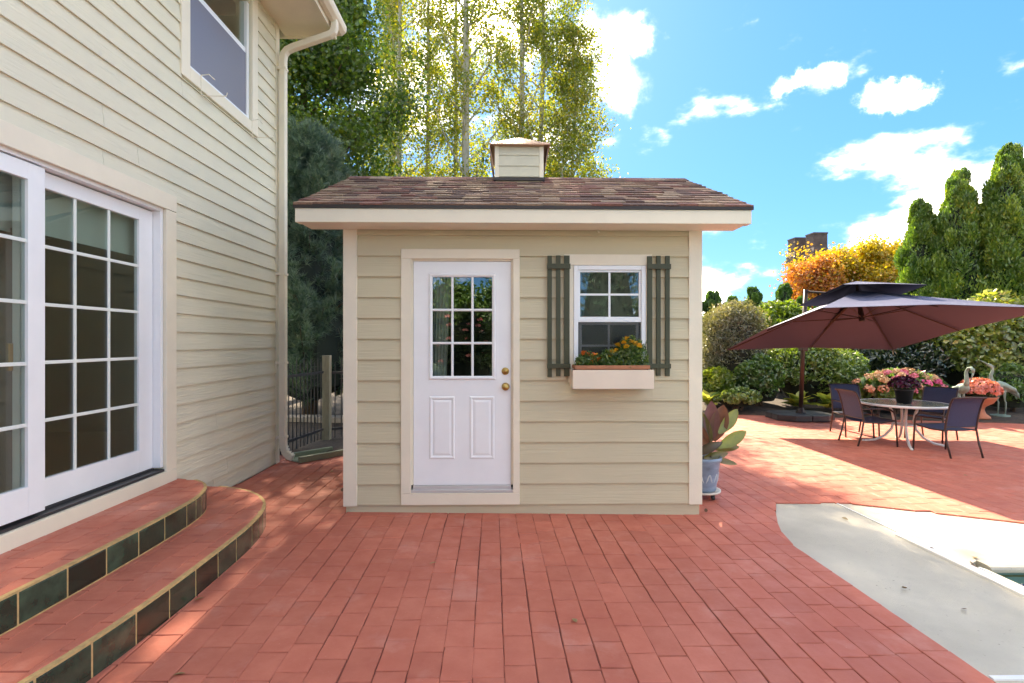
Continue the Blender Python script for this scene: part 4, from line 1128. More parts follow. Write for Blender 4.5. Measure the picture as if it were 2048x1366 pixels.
broad_tree('maple_tree', 'dense dark green maple beside the house gutter', (-5.0, 13.2, gz(-5)), 11.5, (lambda f: 3.3*(.8+.4*math.sin(math.pi*f))*(1.0-.62*f)), 85000, .105, L_maple, brown_bark, r0=.2, nl=46, t0=.14, up=.45, sig=.30, twigs=5, width=.8, flat=.45, seed=7)
# blue-green pine with needle tufts
def pine(name, label, base, h, r, ntuft, needles, nl_, lm, seed=3, cat='tree'):
    random.seed(seed)
    t = thing(name, label, cat, base)
    mb = MB(); x, y, z = base
    mb.tube([(x, y, z-.1), (x+.05, y, z+h*.5), (x, y, z+h*.97)], [.16, .10, .015], 8)
    tips = []; dirs = []
    nb_ = 90
    for i in range(nb_):
        f = .06 + .9*(i/nb_); a = i*2.4+random.uniform(-.3, .3); L_ = r*(1-f)**.7*random.uniform(.75, 1.1)+.12
        lp = limb_pts((x, y, z+f*h), (math.cos(a), math.sin(a), .25+.5*f), L_, 5, .05, .07)
        mb.tube(lp, [.035*(1-f)+.01, .02, .014, .01, .008, .005], 5, cap=False)
        for k in range(2, 6):
            d = (lp[k]-lp[k-1]).normalized()
            for _ in range(ntuft):
                o_ = Vector((random.gauss(0, .13), random.gauss(0, .13), random.gauss(0, .11)))
                tips.append(lp[k]+o_); dirs.append((d + o_*2.5 + Vector((0, 0, .35))).normalized())
    mb.build('trunk', brown_bark, t, smooth=True)
    T = np.array([tuple(p) for p in tips]); D = np.array([tuple(d) for d in dirs]); hue = rng.random(len(T))
    idx = np.repeat(np.arange(len(T)), needles); N = len(idx)
    A = unit(D[idx]*.9 + rng.normal(size=(N, 3))*.55)
    L_ = nl_*(.7+.6*rng.random((N, 1)))
    S = unit(np.cross(A, rng.normal(size=(N, 3))))*.0062
    b = T[idx] - D[idx]*.10*rng.random((N, 1)); e = b + A*L_
    V = np.stack([b-S, b+S, e], 1).reshape(-1, 3); F = np.arange(3*N).reshape(N, 3)
    me = np_mesh('crown', V, F, np.clip(.7*hue[idx]+.3*rng.random(N), 0, 1)); finish('crown', me, lm, t)
    k = MB(); k.lathe([(.01, .05*h), (r*.42, .12*h), (r*.36, .4*h), (r*.22, .7*h), (.02, .92*h)], base, 12); k.build('shade_core', mat('inner_pine', (.02, .03, .022), .95), t)  # solid core, the crown's inner shade put into its dark colour
    return t
pine('pine_tree', 'blue green long needled pine between house corner and shed', (-3.75, 10.2, gz(-3.7)), 5.6, 1.9, 12, 46, .16, L_pine)

# ------------------------------------------------------------------ right-hand evergreens, far hedge, autumn maples
arb = [(12.75, 15.6, 6.1, 1.25, 'shortest arborvitae at the open end of the tall screen'), (13.35, 15.0, 6.5, 1.3, 'arborvitae next to the shortest one in the tall screen'), (13.95, 15.6, 7.0, 1.35, 'arborvitae rising a step above its two shorter neighbours'),
       (14.35, 14.6, 7.1, 1.4, 'broad arborvitae standing forward in the tall screen'), (15.1, 15.2, 7.7, 1.45, 'tallest arborvitae of the screen behind the umbrella'), (15.9, 14.4, 7.6, 1.5, 'arborvitae at the pool end of the tall screen')]
for (x, y, h, r, lab) in arb:
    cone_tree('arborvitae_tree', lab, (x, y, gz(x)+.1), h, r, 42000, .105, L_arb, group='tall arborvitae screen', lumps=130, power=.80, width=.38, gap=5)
for i, x in enumerate(np.arange(6.2, 16.4, .92)):
    cone_tree('hedge_arborvitae', 'young arborvitae in the clipped row along the back boundary', (float(x), 20+.25*math.sin(i*2.1), gz(x)), 3.75+.28*math.sin(i*1.7), .72, 5500, .14, L_hedge, group='arborvitae hedge along the boundary', lumps=34, power=.5)
def rp(r): return lambda f: r*(.75+.5*math.sin(math.pi*f))*(1.05-.5*f)
broad_tree('golden_maple', 'golden yellow maple behind the umbrella', (17.0, 24.5, gz(17)), 6.0, rp(2.7), 34000, .125, L_gold, brown_bark, group='autumn maples beyond the hedge', r0=.16, nl=30, t0=.28, up=.45, sig=.24, width=.8, seed=41)
broad_tree('orange_maple', 'orange leaved maple in front of the twin brick chimneys', (14.5, 24.0, gz(14)), 5.3, rp(1.7), 15000, .12, L_orange, brown_bark, group='autumn maples beyond the hedge', r0=.12, nl=24, t0=.28, up=.6, sig=.22, width=.8, seed=42)
broad_tree('gold_maple', 'orange tipped golden maple close to the arborvitae screen', (19.6, 25.0, gz(19)), 5.9, rp(2.3), 26000, .125, L_gold, brown_bark, group='autumn maples beyond the hedge', r0=.15, nl=28, t0=.26, up=.5, sig=.24, width=.8, seed=43)
# neighbour's house with twin chimneys
cb = mat('chimney_brick', (.085, .060, .055), .9, noise=(3, .3, (1, 1, 1)))
nh = thing('neighbour_house', 'distant dark house with twin brick chimneys behind the orange maple', 'house', (22, 38, gz(16)))
k = MB(); k.box(17.5, 27, 36, 44, -.3, 2.6); k.build('wall', mat('far_wall', (.30, .25, .20), .9), nh)
k = MB(); k.prism([(35.6, 2.6), (40, 4.6), (44.4, 2.6)], 17.2, 27.3, 'x'); nroof = k.build('roof', mat('far_roof', (.10, .085, .075), .95), nh)
for (x, y) in ((21.05, 36.6), (21.35, 34.9)):
    k = MB(); w = .46
    for (z0, z1, e0, e1) in ((2.5, 6.9, 0, 0), (6.9, 7.15, 0, .09), (7.15, 7.55, .09, .09), (7.55, 7.85, .09, 0), (7.85, 8.75, 0, 0)):
        a, b = w+e0, w+e1
        k.add([(x-a, y-a, z0), (x+a, y-a, z0), (x+a, y+a, z0), (x-a, y+a, z0), (x-b, y-b, z1), (x+b, y-b, z1), (x+b, y+b, z1), (x-b, y+b, z1)], [(0, 3, 2, 1), (4, 5, 6, 7), (0, 1, 5, 4), (1, 2, 6, 5), (2, 3, 7, 6), (3, 0, 4, 7)])
    ch = k.build('chimney', cb, nroof)
    k = MB(); k.box(x-w-.03, x+w+.03, y-w-.03, y+w+.03, 8.75, 8.85); k.build('chimney_cap', cb, nroof)

# ------------------------------------------------------------------ garden bed planting
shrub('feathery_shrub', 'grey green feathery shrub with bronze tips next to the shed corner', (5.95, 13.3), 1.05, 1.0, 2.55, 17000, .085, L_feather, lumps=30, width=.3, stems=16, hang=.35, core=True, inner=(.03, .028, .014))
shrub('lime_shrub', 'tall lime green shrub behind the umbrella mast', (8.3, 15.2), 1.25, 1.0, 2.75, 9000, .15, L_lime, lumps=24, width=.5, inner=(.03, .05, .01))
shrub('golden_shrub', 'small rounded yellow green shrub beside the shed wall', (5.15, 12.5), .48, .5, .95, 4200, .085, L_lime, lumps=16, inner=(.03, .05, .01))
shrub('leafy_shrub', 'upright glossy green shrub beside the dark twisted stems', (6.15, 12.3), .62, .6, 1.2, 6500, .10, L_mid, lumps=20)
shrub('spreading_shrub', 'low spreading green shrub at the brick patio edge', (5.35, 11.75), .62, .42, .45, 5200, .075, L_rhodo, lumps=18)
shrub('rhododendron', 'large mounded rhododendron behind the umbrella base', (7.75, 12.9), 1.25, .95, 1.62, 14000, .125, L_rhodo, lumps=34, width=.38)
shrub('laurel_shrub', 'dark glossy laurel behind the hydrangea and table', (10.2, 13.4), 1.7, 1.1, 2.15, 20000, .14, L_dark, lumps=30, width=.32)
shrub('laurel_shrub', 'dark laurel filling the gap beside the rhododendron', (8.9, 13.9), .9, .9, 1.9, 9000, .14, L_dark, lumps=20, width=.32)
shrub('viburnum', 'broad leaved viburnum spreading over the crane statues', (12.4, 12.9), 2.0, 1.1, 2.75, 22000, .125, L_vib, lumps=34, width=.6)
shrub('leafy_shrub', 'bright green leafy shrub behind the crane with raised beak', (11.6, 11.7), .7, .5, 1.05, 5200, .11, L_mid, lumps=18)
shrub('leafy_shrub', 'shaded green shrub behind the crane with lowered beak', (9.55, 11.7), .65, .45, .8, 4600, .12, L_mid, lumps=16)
shrub('fence_shrub', 'small leafy shrub behind the picket fence by the pine', (-2.2, 9.9), .8, .6, 1.0, 4200, .10, L_mid, lumps=16)
hyd = shrub('hydrangea', 'flowering hydrangea with pink and peach heads behind the table', (8.75, 11.35), 1.0, .45, .92, 5200, .15, L_mid, cat='hydrangea', lumps=24, width=.65)
fl = [mat('petal_pink', (.62, .20, .26), .7, noise=(30, .25, (1, 1, 1))), mat('petal_peach', (.66, .36, .22), .7, noise=(30, .25, (1, 1, 1))), mat('petal_tan', (.58, .40, .22), .7, noise=(30, .25, (1, 1, 1))), mat('petal_rose', (.70, .12, .28), .7, noise=(30, .2, (1, 1, 1)))]
def puff(name, r, n, petal, m, flatz=.8):
    d = unit(rng.normal(size=(n, 3))); d[:, 2] = np.abs(d[:, 2])*1.2-.35; d = unit(d)
    P = d*r*np.array([1, 1, flatz])
    me = leaf_mesh(name, P, petal, .9, nrm=d, nrm_bias=.75, fold=.05); me.materials.append(m); return me
heads = [puff('flower_head', .085, 70, .05, m) for m in fl]
pos = []
random.seed(77)
while len(pos) < 34:
    a = random.uniform(0, math.pi)     # the side that faces the patio carries most heads
    e = random.uniform(.05, 1.35)
    p = Vector((8.75 - math.cos(a)*math.cos(e)*1.0, 11.35 - math.sin(a)*math.cos(e)*.47, gz(8.75)+.12+.46 + math.sin(e)*.45))
    if all((p-q).length > .13 for q in pos): pos.append(p)
inv = Matrix.Translation(-hyd.location)
for p in pos:
    o = bpy.data.objects.new('flower_head', random.choices(heads, (3, 4, 3, 1))[0]); COL.objects.link(o); o.parent = hyd; o.matrix_parent_inverse = inv
    s_ = random.uniform(.75, 1.15); o.location = p; o.scale = (s_, s_, s_); o.rotation_euler = (random.uniform(-.5, .5), random.uniform(-.5, .5), random.uniform(0, 6))
# hostas
hl = [big_leaf_mesh('leaf', .34, .17, .42, simple_leaf('hosta_lime', (.42, .46, .06), .5, (.26, .34, .05))), big_leaf_mesh('leaf', .30, .15, .36, simple_leaf('hosta_green', (.18, .28, .05), .45)), big_leaf_mesh('leaf', .32, .16, .5, simple_leaf('hosta_yellow', (.55, .50, .08), .5, (.38, .40, .07)))]
def hosta(label, x, y, s0, n):
    t = thing('hosta', label, 'plant', (x, y, gz(x)+.08), 'hostas along the bed edge')
    for i in range(n):
        o = bpy.data.objects.new('leaf', random.choice(hl)); COL.objects.link(o); o.parent = t
        a = i*2.4; ring_ = (i % 3)/3; o.location = (random.uniform(-.05, .05), random.uniform(-.05, .05), .05+.10*(1-ring_))
        o.rotation_euler = (R(10+40*(1-ring_)+random.uniform(-8, 8)), random.uniform(-.25, .25), a); s_ = s0*random.uniform(.75, 1.2); o.scale = (s_, s_, s_)
hosta('yellow green hosta clump close behind the umbrella base', 6.75, 11.75, 1.15, 30)
hosta('hosta clump at the far end of the umbrella base', 7.35, 11.55, 1.1, 28)
hosta('yellowing hosta clump beside the potted canna at the shed corner', 4.75, 11.9, 1.1, 22)

# ------------------------------------------------------------------ garden on the near side, seen in the glass
pine('pine_tree', 'large pine standing across the patio from the shed', (4.5, -12.5, gz(2)), 8.0, 2.8, 5, 30, .2, L_pine, seed=9)
shrub('rose_bush', 'tall rose bush with pink blooms opposite the shed door', (-.9, -4.6), .9, .6, 2.3, 9000, .09, L_rose, lumps=26)
rb = bpy.data.objects[[o.name for o in bpy.data.objects if o.name.startswith('rose_bush')][0]]
rh = puff('rose', .055, 40, .05, mat('rose_petal', (.75, .28, .25), .7))
for i in range(26):
    o = bpy.data.objects.new('rose', rh); COL.objects.link(o); o.parent = rb; o.location = (random.uniform(-.8, .8), random.uniform(-.1, .62), random.uniform(.9, 2.2))
for i, (x, y, h) in enumerate(((-2.4, -14.0, 4.6), (.2, -14.8, 4.9), (7.4, -14, 4.0))):
    shrub('border_shrub', 'tall leafy border shrub across the patio from the shed', (x, y), 1.7, 1.2, h, 6500, .2, L_mid, lumps=24, group='border shrubs opposite the shed')
# ------------------------------------------------------------------ copies of things with parts
def copy_thing(src, loc, rz, label=None):
    r = src.copy(); COL.objects.link(r); r.location = loc; r.rotation_euler = (0, 0, rz)
    if label: r['label'] = label
    for ch in src.children:
        c = ch.copy(); COL.objects.link(c); c.parent = r
        for g_ in ch.children:
            d = g_.copy(); COL.objects.link(d); d.parent = c
    return r
def arc(c, r, a0, a1, n, plane='xz', const=0):
    out = []
    for i in range(n+1):
        a = a0+(a1-a0)*i/n; p, q = c[0]+r*math.cos(a), c[1]+r*math.sin(a)
        out.append((p, const, q) if plane == 'xz' else (const, p, q))
    return out

# ------------------------------------------------------------------ patio umbrella
CX, CY = 6.30, 8.94
umb = thing('patio_umbrella', 'navy square cantilever umbrella tilted over the round table', 'umbrella', (6.27, 10.8, gz(6.27)))
bronze = mat('bronze_pole', (.045, .032, .026), .4, .5)
canvas = bpy.data.materials.new('navy_canvas'); canvas.use_nodes = True
_t = canvas.node_tree; _t.nodes.clear()
_o = _t.nodes.new('ShaderNodeOutputMaterial'); _d = _t.nodes.new('ShaderNodeBsdfDiffuse'); _tr = _t.nodes.new('ShaderNodeBsdfTranslucent'); _m = _t.nodes.new('ShaderNodeMixShader')
_d.inputs[0].default_value = (.055, .055, .092, 1); _tr.inputs[0].default_value = (.035, .018, .024, 1); _m.inputs[0].default_value = .30
_t.links.new(_d.outputs[0], _m.inputs[1]); _t.links.new(_tr.outputs[0], _m.inputs[2]); _g = _t.nodes.new('ShaderNodeBsdfGlossy'); _g.inputs['Roughness'].default_value = .55; _g.inputs[0].default_value = (.8, .82, 1, 1); _m3 = _t.nodes.new('ShaderNodeMixShader'); _lw = _t.nodes.new('ShaderNodeLayerWeight'); _lw.inputs[0].default_value = .35
_ml = _t.nodes.new('ShaderNodeMath'); _ml.operation = 'MULTIPLY'; _ml.inputs[1].default_value = .22; _t.links.new(_lw.outputs['Facing'], _ml.inputs[0]); _t.links.new(_ml.outputs[0], _m3.inputs[0])
_t.links.new(_m.outputs[0], _m3.inputs[1]); _t.links.new(_g.outputs[0], _m3.inputs[2]); _t.links.new(_m3.outputs[0], _o.inputs[0])
C0 = Vector((CX, CY, 1.69)); tilt = math.atan2(2.02-1.36, 3.2)
ax_u = Vector((1, 0, 0)); ax_v = Vector((0, math.cos(tilt), -math.sin(tilt))); ax_n = ax_u.cross(ax_v)
def cp_(u_, v_, w_): return C0 + ax_u*u_ + ax_v*v_ + ax_n*w_
HU, HV = 1.72, 1.60
def canopy(hu, hv, peak, base_w, sag, mid):
    k = MB(); ring_ = [(-hu, -hv, 0), (0, -hv*1.01, mid), (hu, -hv, 0), (hu*1.01, 0, mid), (hu, hv, 0), (0, hv*1.01, mid), (-hu, hv, 0), (-hu*1.01, 0, mid)]
    N = 6
    for lay, off in ((0, 0.0), (1, -.006)):
        for i in range(8):
            a = Vector(ring_[i]); b = Vector(ring_[(i+1) % 8]); o = len(k.v)
            for r_ in range(N+1):
                f = r_/N
                for c in range(N+1):
                    g_ = c/N; e = a.lerp(b, g_)
                    w_ = peak*(1-f) + e.z*f - sag*math.sin(math.pi*f)*math.sin(math.pi*g_) 
                    k.v.append(tuple(cp_(e.x*f, e.y*f, base_w + w_ + off)))
            for r_ in range(N):
                for c in range(N):
                    q = (o+r_*(N+1)+c, o+(r_+1)*(N+1)+c, o+(r_+1)*(N+1)+c+1, o+r_*(N+1)+c+1); k.f.append(q if lay == 0 else q[::-1])
    return k
canopy(HU, HV, .76, 0, .03, .05).build('canopy', canvas, umb, smooth=True)
canopy(HU*.41, HV*.41, .27, .66, .012, .01).build('vent_canopy', canvas, umb, smooth=True)
rib_m = bronze
for (a, b) in ((-HU, -HV), (0, -HV), (HU, -HV), (HU, 0), (HU, HV), (0, HV), (-HU, HV), (-HU, 0)):
    mid = .05 if a*b == 0 else 0
    k = MB(); k.tube([cp_(0, 0, .745), cp_(a*.5, b*.5, .38+mid*.5-.03), cp_(a*.985, b*.985, mid-.02)], .011, 6); k.build('rib', rib_m, umb)
    k = MB(); k.tube([cp_(0, 0, .26), cp_(a*.46, b*.46, .40+mid*.5-.03)], .009, 6); k.build('strut', rib_m, umb)
k = MB(); k.tube([cp_(0, 0, .20), cp_(0, 0, .30), cp_(0, 0, .75), cp_(0, 0, .92)], [.045, .045, .025, .02], 10); k.build('hub', bronze, umb)
mx_, my_, mz_ = 6.27, 10.8, gz(6.27)
k = MB(); k.tube([(mx_, my_, mz_+.12), (mx_+.05, my_, 1.4), (mx_+.11, my_, 2.62)], .043, 12); k.build('mast', bronze, umb, smooth=True)
k = MB(); k.lathe([(.10, 0), (.10, .03), (.07, .07), (.055, .12), (.0, .12)], (mx_, my_, mz_+.13), 16); k.build('mast_collar', bronze, umb, smooth=True)
k = MB(); k.box(mx_-.02, mx_+.12, my_-.08, my_+.07, 1.33, 1.50); k.build('tilt_housing', bronze, umb, bevel=.015)
top = Vector((mx_+.11, my_, 2.58)); hub_ = cp_(0, 0, .60)
j0 = Vector((mx_+.06, my_-.05, 1.42))
k = MB(); k.tube([j0, j0.lerp(cp_(0, HV*.6, .34), .8), cp_(0, HV*.45, .42), cp_(0, .1, .64)], [.035, .034, .033, .03], 8); k.build('boom', bronze, umb, smooth=True)
k = MB(); k.tube([top, (mx_+.25, my_-.5, 2.50), cp_(0, .55, .80)], .022, 8); k.build('stay_arm', bronze, umb)
# four weight plates of the base
bm_ = mat('base_plastic', (.022, .022, .024), .45, noise=(8, .2, (1, 1, 1)))
for sx in (-1, 1):
    for sy in (-1, 1):
        pts = [(.006, .006), (.60, .006), (.60, .30), (.34, .55), (.006, .55)]
        k = MB(); poly = [(mx_+sx*p[0], my_+.05+sy*p[1]*.85) for p in pts]
        if sx*sy < 0: poly = poly[::-1]
        k.prism(poly, mz_+.012, mz_+.135); k.build('base_weight', bm_, umb, bevel=.012)

# ------------------------------------------------------------------ table and chairs
TX, TY, TH = 6.43, 8.20, .66
table = thing('patio_table', 'round glass topped patio table with white curved legs', 'table', (TX, TY, gz(TX)))
wmet = mat('white_metal', (.74, .72, .68), .4)
k = MB(); k.lathe([(.0, 0), (.585, 0), (.585, .006), (0, .006)], (TX, TY, gz(TX)+TH-.004), 48)
k.build('table_top', mat('rain_glass', (.27, .25, .20), .12, noise=(18, .3, (1, 1, 1)), bump=(45, .3, (1, 1, 1))), table)
k = MB(); k.lathe([(.575, -.035), (.605, -.033), (.612, -.012), (.605, .004), (.588, .006), (.575, -.006), (.575, -.035)], (TX, TY, gz(TX)+TH), 48); k.build('rim', wmet, table, smooth=True)
z0 = gz(TX)
for a in (R(-118), R(-28), R(62), R(152)):
    c_, s_ = math.cos(a), math.sin(a)
    def q(r_, z): return (TX+c_*r_, TY+s_*r_, z0+z)
    k = MB(); k.tube([q(.20, TH-.03), q(.15, .50), q(.13, .38), q(.16, .24), q(.25, .12), q(.38, .04), q(.52, .014), q(.56, .014)], .019, 8); k.build('leg', wmet, table, smooth=True)
k = MB(); k.lathe([(.115, .30), (.145, .30), (.145, .325), (.115, .325), (.115, .30)], (TX, TY, z0), 24); k.build('leg_ring', wmet, table, smooth=True)

sling = mat('sling_navy', (.035, .045, .095), .7, noise=(120, .35, (1, 1, 1)), bump=(300, .3, (1, 1, 1)))
frame_m = mat('chair_bronze', (.06, .038, .032), .4, .3)
def make_chair():
    t = thing('patio_chair', '', 'chair', (0, 0, 0), 'chairs round the patio table')
    for s_ in (-1, 1):
        k = MB(); k.tube([(s_*.245, -.33, .0), (s_*.245, -.27, .20), (s_*.24, -.235, .40), (s_*.24, -.27, .60), (s_*.24, -.315, .76), (s_*.24, -.35, .835), (s_*.24, -.385, .855)], .0135, 8); k.build('leg', frame_m, t, smooth=True)
        k = MB(); k.tube([(s_*.265, .265, .0), (s_*.265, .25, .25), (s_*.265, .235, .46), (s_*.265, .21, .535), (s_*.265, .15, .575), (s_*.265, .05, .59), (s_*.255, -.15, .585), (s_*.245, -.27, .575)], .0135, 8); k.build('leg', frame_m, t, smooth=True)
        k = MB(); k.tube([(s_*.25, .24, .40), (s_*.24, 0, .365), (s_*.24, -.235, .375)], .012, 6); k.build('seat_rail', frame_m, t)
    k = MB(); k.tube([(-.25, .24, .40), (.25, .24, .40)], .012, 6); k.build('seat_bar', frame_m, t)
    k = MB(); k.tube([(-.24, -.24, .43), (.24, -.24, .43)], .010, 6); k.build('back_bar', frame_m, t)
    k = MB(); k.tube([(-.24, -.385, .855), (0, -.40, .862), (.24, -.385, .855)], .011, 6); k.build('back_bar', frame_m, t)
    for nm, path in (('seat', [(.245, .408), (.12, .385), (0, .372), (-.12, .370), (-.235, .380)]), ('backrest', [(-.238, .43), (-.255, .52), (-.275, .62), (-.312, .75), (-.345, .828), (-.385, .858)])):
        k = MB()
        for th in (0, .004):
            o = len(k.v)
            for (y, z) in path:
                for i in range(7):
                    x = -.235+.47*i/6; sag = .012*(1-(2*i/6-1)**2); k.v.append((x, y - (sag if nm == 'backrest' else 0) + (th if nm == 'backrest' else 0), z - (sag if nm == 'seat' else 0) + (th if nm == 'seat' else 0)))
            for j in range(len(path)-1):
                for i in range(6): k.f.append((o+j*7+i, o+j*7+i+1, o+(j+1)*7+i+1, o+(j+1)*7+i))
        k.build(nm, sling, t, smooth=True)
    return t
chair = make_chair()
spots = [((6.50, 7.50), R(4), 'patio chair with its back to the pool, facing the table'), ((5.86, 8.20), R(-92), 'patio chair on the shed side of the table'),
         ((6.16, 8.98), R(172), 'patio chair on the umbrella base side of the table'), ((7.22, 8.62), R(118), 'patio chair in front of the crane statues')]
for i, ((x, y), rz, lab) in enumerate(spots):
    if i == 0:
        chair.location = (x, y, gz(x)); chair.rotation_euler = (0, 0, rz); chair['label'] = lab
    else: copy_thing(chair, (x, y, gz(x)), rz, lab)

# ------------------------------------------------------------------ potted flowers
def mum(name, label, x, y, z, pot_prof, pot_m, rad, hgt, n, cols, cat='potted flowers', gname='flowers'):
    t = thing(name, label, cat, (x, y, z))
    k = MB(); k.lathe(pot_prof, (x, y, z), 28); k.build('pot', pot_m, t, smooth=True)
    top_ = max(p[1] for p in pot_prof)
    d = unit(rng.normal(size=(n, 3))); d[:, 2] = np.abs(d[:, 2])*1.1-.15; d = unit(d)
    P = np.array([x, y, z+top_+hgt*.30]) + d*np.array([rad, rad, hgt*.72])*(.93+.12*rng.random((n, 1)))
    clump = (np.sin(d[:, 0]*9+d[:, 2]*7)+np.cos(d[:, 1]*11))*.25+.5
    me = leaf_mesh('flowers', P, rad*.20, .9, nrm=d, nrm_bias=.8, rnd=np.clip(clump*.6+rng.random(n)*.4, 0, 1)); o = finish('flowers', me, leaf_mat(name+'_petal', cols, .25), t); o['kind'] = 'stuff'
    P2_ = np.array([x, y, z+top_+hgt*.25]) + d*np.array([rad, rad, hgt*.68])*(.72+.22*rng.random((n, 1)))
    me = leaf_mesh('foliage', P2_, rad*.26, .5, rnd=rng.random(n)*.7); finish('foliage', me, L_mid, t)
    k = MB(); k.lathe([(.005, -.02), (rad*.75, .0), (rad*.7, hgt*.4), (rad*.3, hgt*.75), (.004, hgt*.8)], (x, y, z+top_), 14); k.build('shade_core', mat('inner_green_18', (.012, .018, .007), .95), t)  # solid dome under the blooms, darkened as the shade between them
black_pot = mat('black_pot', (.02, .02, .021), .35)
mum('potted_mum', 'dark magenta chrysanthemum in black nursery pot on the glass table', 6.37, 8.12, gz(TX)+TH+.004, [(0, 0), (.095, 0), (.125, .20), (.133, .20), (.133, .225), (.12, .225), (.11, .20), (0, .20)], black_pot, .20, .19, 480,
    [(0, (.03, .002, .012)), (.5, (.07, .003, .028)), (1, (.14, .008, .055))])
terra = mat('terracotta', (.42, .165, .085), .75, noise=(7, .2, (1, 1, 1)))
mum('flower_urn', 'terracotta pedestal bowl overflowing with coral pink chrysanthemums', 10.22, 10.95, gz(10.2)+.05, [(0, 0), (.20, 0), (.19, .04), (.12, .10), (.09, .18), (.11, .25), (.24, .34), (.30, .44), (.32, .46), (.30, .475), (.27, .44), (0, .42)], terra, .36, .36, 900,
    [(0, (.48, .12, .09)), (.5, (.66, .23, .17)), (1, (.78, .38, .29))])

# ------------------------------------------------------------------ crane statues
verd = mat('verdigris', (.19, .26, .21), .75, noise=(9, .35, (1, 1, 1)), bump=(25, .5, (1, 1, 1)))
def crane(label, loc, rz, preen):
    t = thing('crane_statue', label, 'statue', (0, 0, 0))
    # body along +X (breast forward)
    k = MB()
    k.tube([(-.26, 0, .50), (-.18, 0, .555), (-.06, 0, .605), (.06, 0, .645), (.13, 0, .675), (.17, 0, .72)], [.012, .065, .105, .110, .080, .045], 12); k.build('body', verd, t, smooth=True)
    k = MB()
    for s_ in (-1, 1): k.tube([(-.30, s_*.03, .47), (-.20, s_*.075, .56), (-.04, s_*.10, .63), (.07, s_*.085, .675)], [.012, .045, .055, .02], 8)
    k.build('wings', verd, t, smooth=True)
    k = MB(); k.tube([(-.20, 0, .54), (-.30, 0, .46), (-.36, 0, .37)], [.06, .05, .008], 8); k.build('tail', verd, t, smooth=True)
    if preen: neck = [(.15, 0, .70), (.19, 0, .80), (.17, 0, .92), (.15, .01, 1.00), (.17, .03, 1.07), (.23, .05, 1.085), (.28, .06, 1.04), (.285, .06, .985)]; beak = [(.285, .06, .985), (.25, .05, .88), (.215, .04, .80)]
    else: neck = [(.15, 0, .70), (.20, 0, .78), (.20, 0, .87), (.17, 0, .95), (.17, 0, 1.02), (.21, 0, 1.075), (.26, 0, 1.10)]; beak = [(.26, 0, 1.10), (.34, 0, 1.15), (.44, 0, 1.205)]
    n_ = len(neck)
    k = MB(); k.tube(neck, [.05, .040, .032, .028, .026, .028, .034, .022][:n_] if preen else [.05, .040, .032, .028, .027, .036, .028], 10); k.build('neck', verd, t, smooth=True)
    k = MB(); k.tube(beak, [.020, .012, .003], 8); k.build('beak', verd, t, smooth=True)
    if not preen:
        k = MB(); k.tube([(.20, 0, 1.09), (.14, 0, 1.06), (.11, 0, 1.02)], [.014, .010, .002], 6); k.build('crest', verd, t, smooth=True)
    for s_, f in ((-1, .03), (1, -.05)):
        k = MB(); k.tube([(-.02+f*.4, s_*.045, .58), (f*.6, s_*.045, .46), (.01+f, s_*.045, .32), (-.01+f, s_*.045, .28), (f, s_*.045, .02)], [.04, .026, .014, .017, .012], 8)
        k.tube([(f, s_*.045, .02), (.09+f, s_*.045, .008)], [.012, .005], 6); k.tube([(f, s_*.045, .02), (.07+f, s_*.045+.04, .008)], [.012, .005], 6); k.tube([(f, s_*.045, .02), (.07+f, s_*.045-.04, .008)], [.012, .005], 6)
        k.build('leg', verd, t, smooth=True)
    k = MB(); k.lathe([(0, -.02), (.17, -.02), (.17, .006), (0, .006)], (.02, 0, 0), 16); k.build('base_plate', verd, t)
    t.location = loc; t.rotation_euler = (0, 0, rz)
crane('verdigris crane statue preening with its beak lowered to its breast', (9.66, 10.75, gz(9.66)+.06), R(-105), True)
crane('verdigris crane statue with its beak raised to the sky', (10.85, 11.1, gz(10.85)+.10), R(172), False)

# ------------------------------------------------------------------ window box planting
tray_z = 1.232
tray = thing('planter_tray', 'terracotta plastic tray of orange and yellow marigolds in the window box', 'planter', (.95, SY-.15, tray_z))
k = MB(); x0, x1, y0, y1 = .640, 1.262, SY-.238, SY-.058
for (a, b, c, d, z_0, z_1) in ((x0, x1, y0, y0+.008, 0, .085), (x0, x1, y1-.008, y1, 0, .085), (x0, x0+.008, y0+.008, y1-.008, 0, .085), (x1-.008, x1, y0+.008, y1-.008, 0, .085), (x0+.008, x1-.008, y0+.008, y1-.008, 0, .06)):
    k.box(a, b, c, d, tray_z-.09+z_0, tray_z+z_1)
k.build('tray', terra, tray)
k = MB(); k.box(x0-.012, x1+.012, y0-.012, y0-.001, tray_z+.062, tray_z+.092); k.box(x0-.012, x1+.012, y1+.001, y1+.012, tray_z+.062, tray_z+.092); k.box(x0-.012, x0-.001, y0-.001, y1+.001, tray_z+.062, tray_z+.0915); k.box(x1+.001, x1+.012, y0-.001, y1+.001, tray_z+.062, tray_z+.0915)
k.build('tray_lip', terra, tray, bevel=.002)
k = MB(); k.box(x0+.009, x1-.009, y0+.009, y1-.009, tray_z+.03, tray_z+.070); k.build('potting_soil', soil, tray)
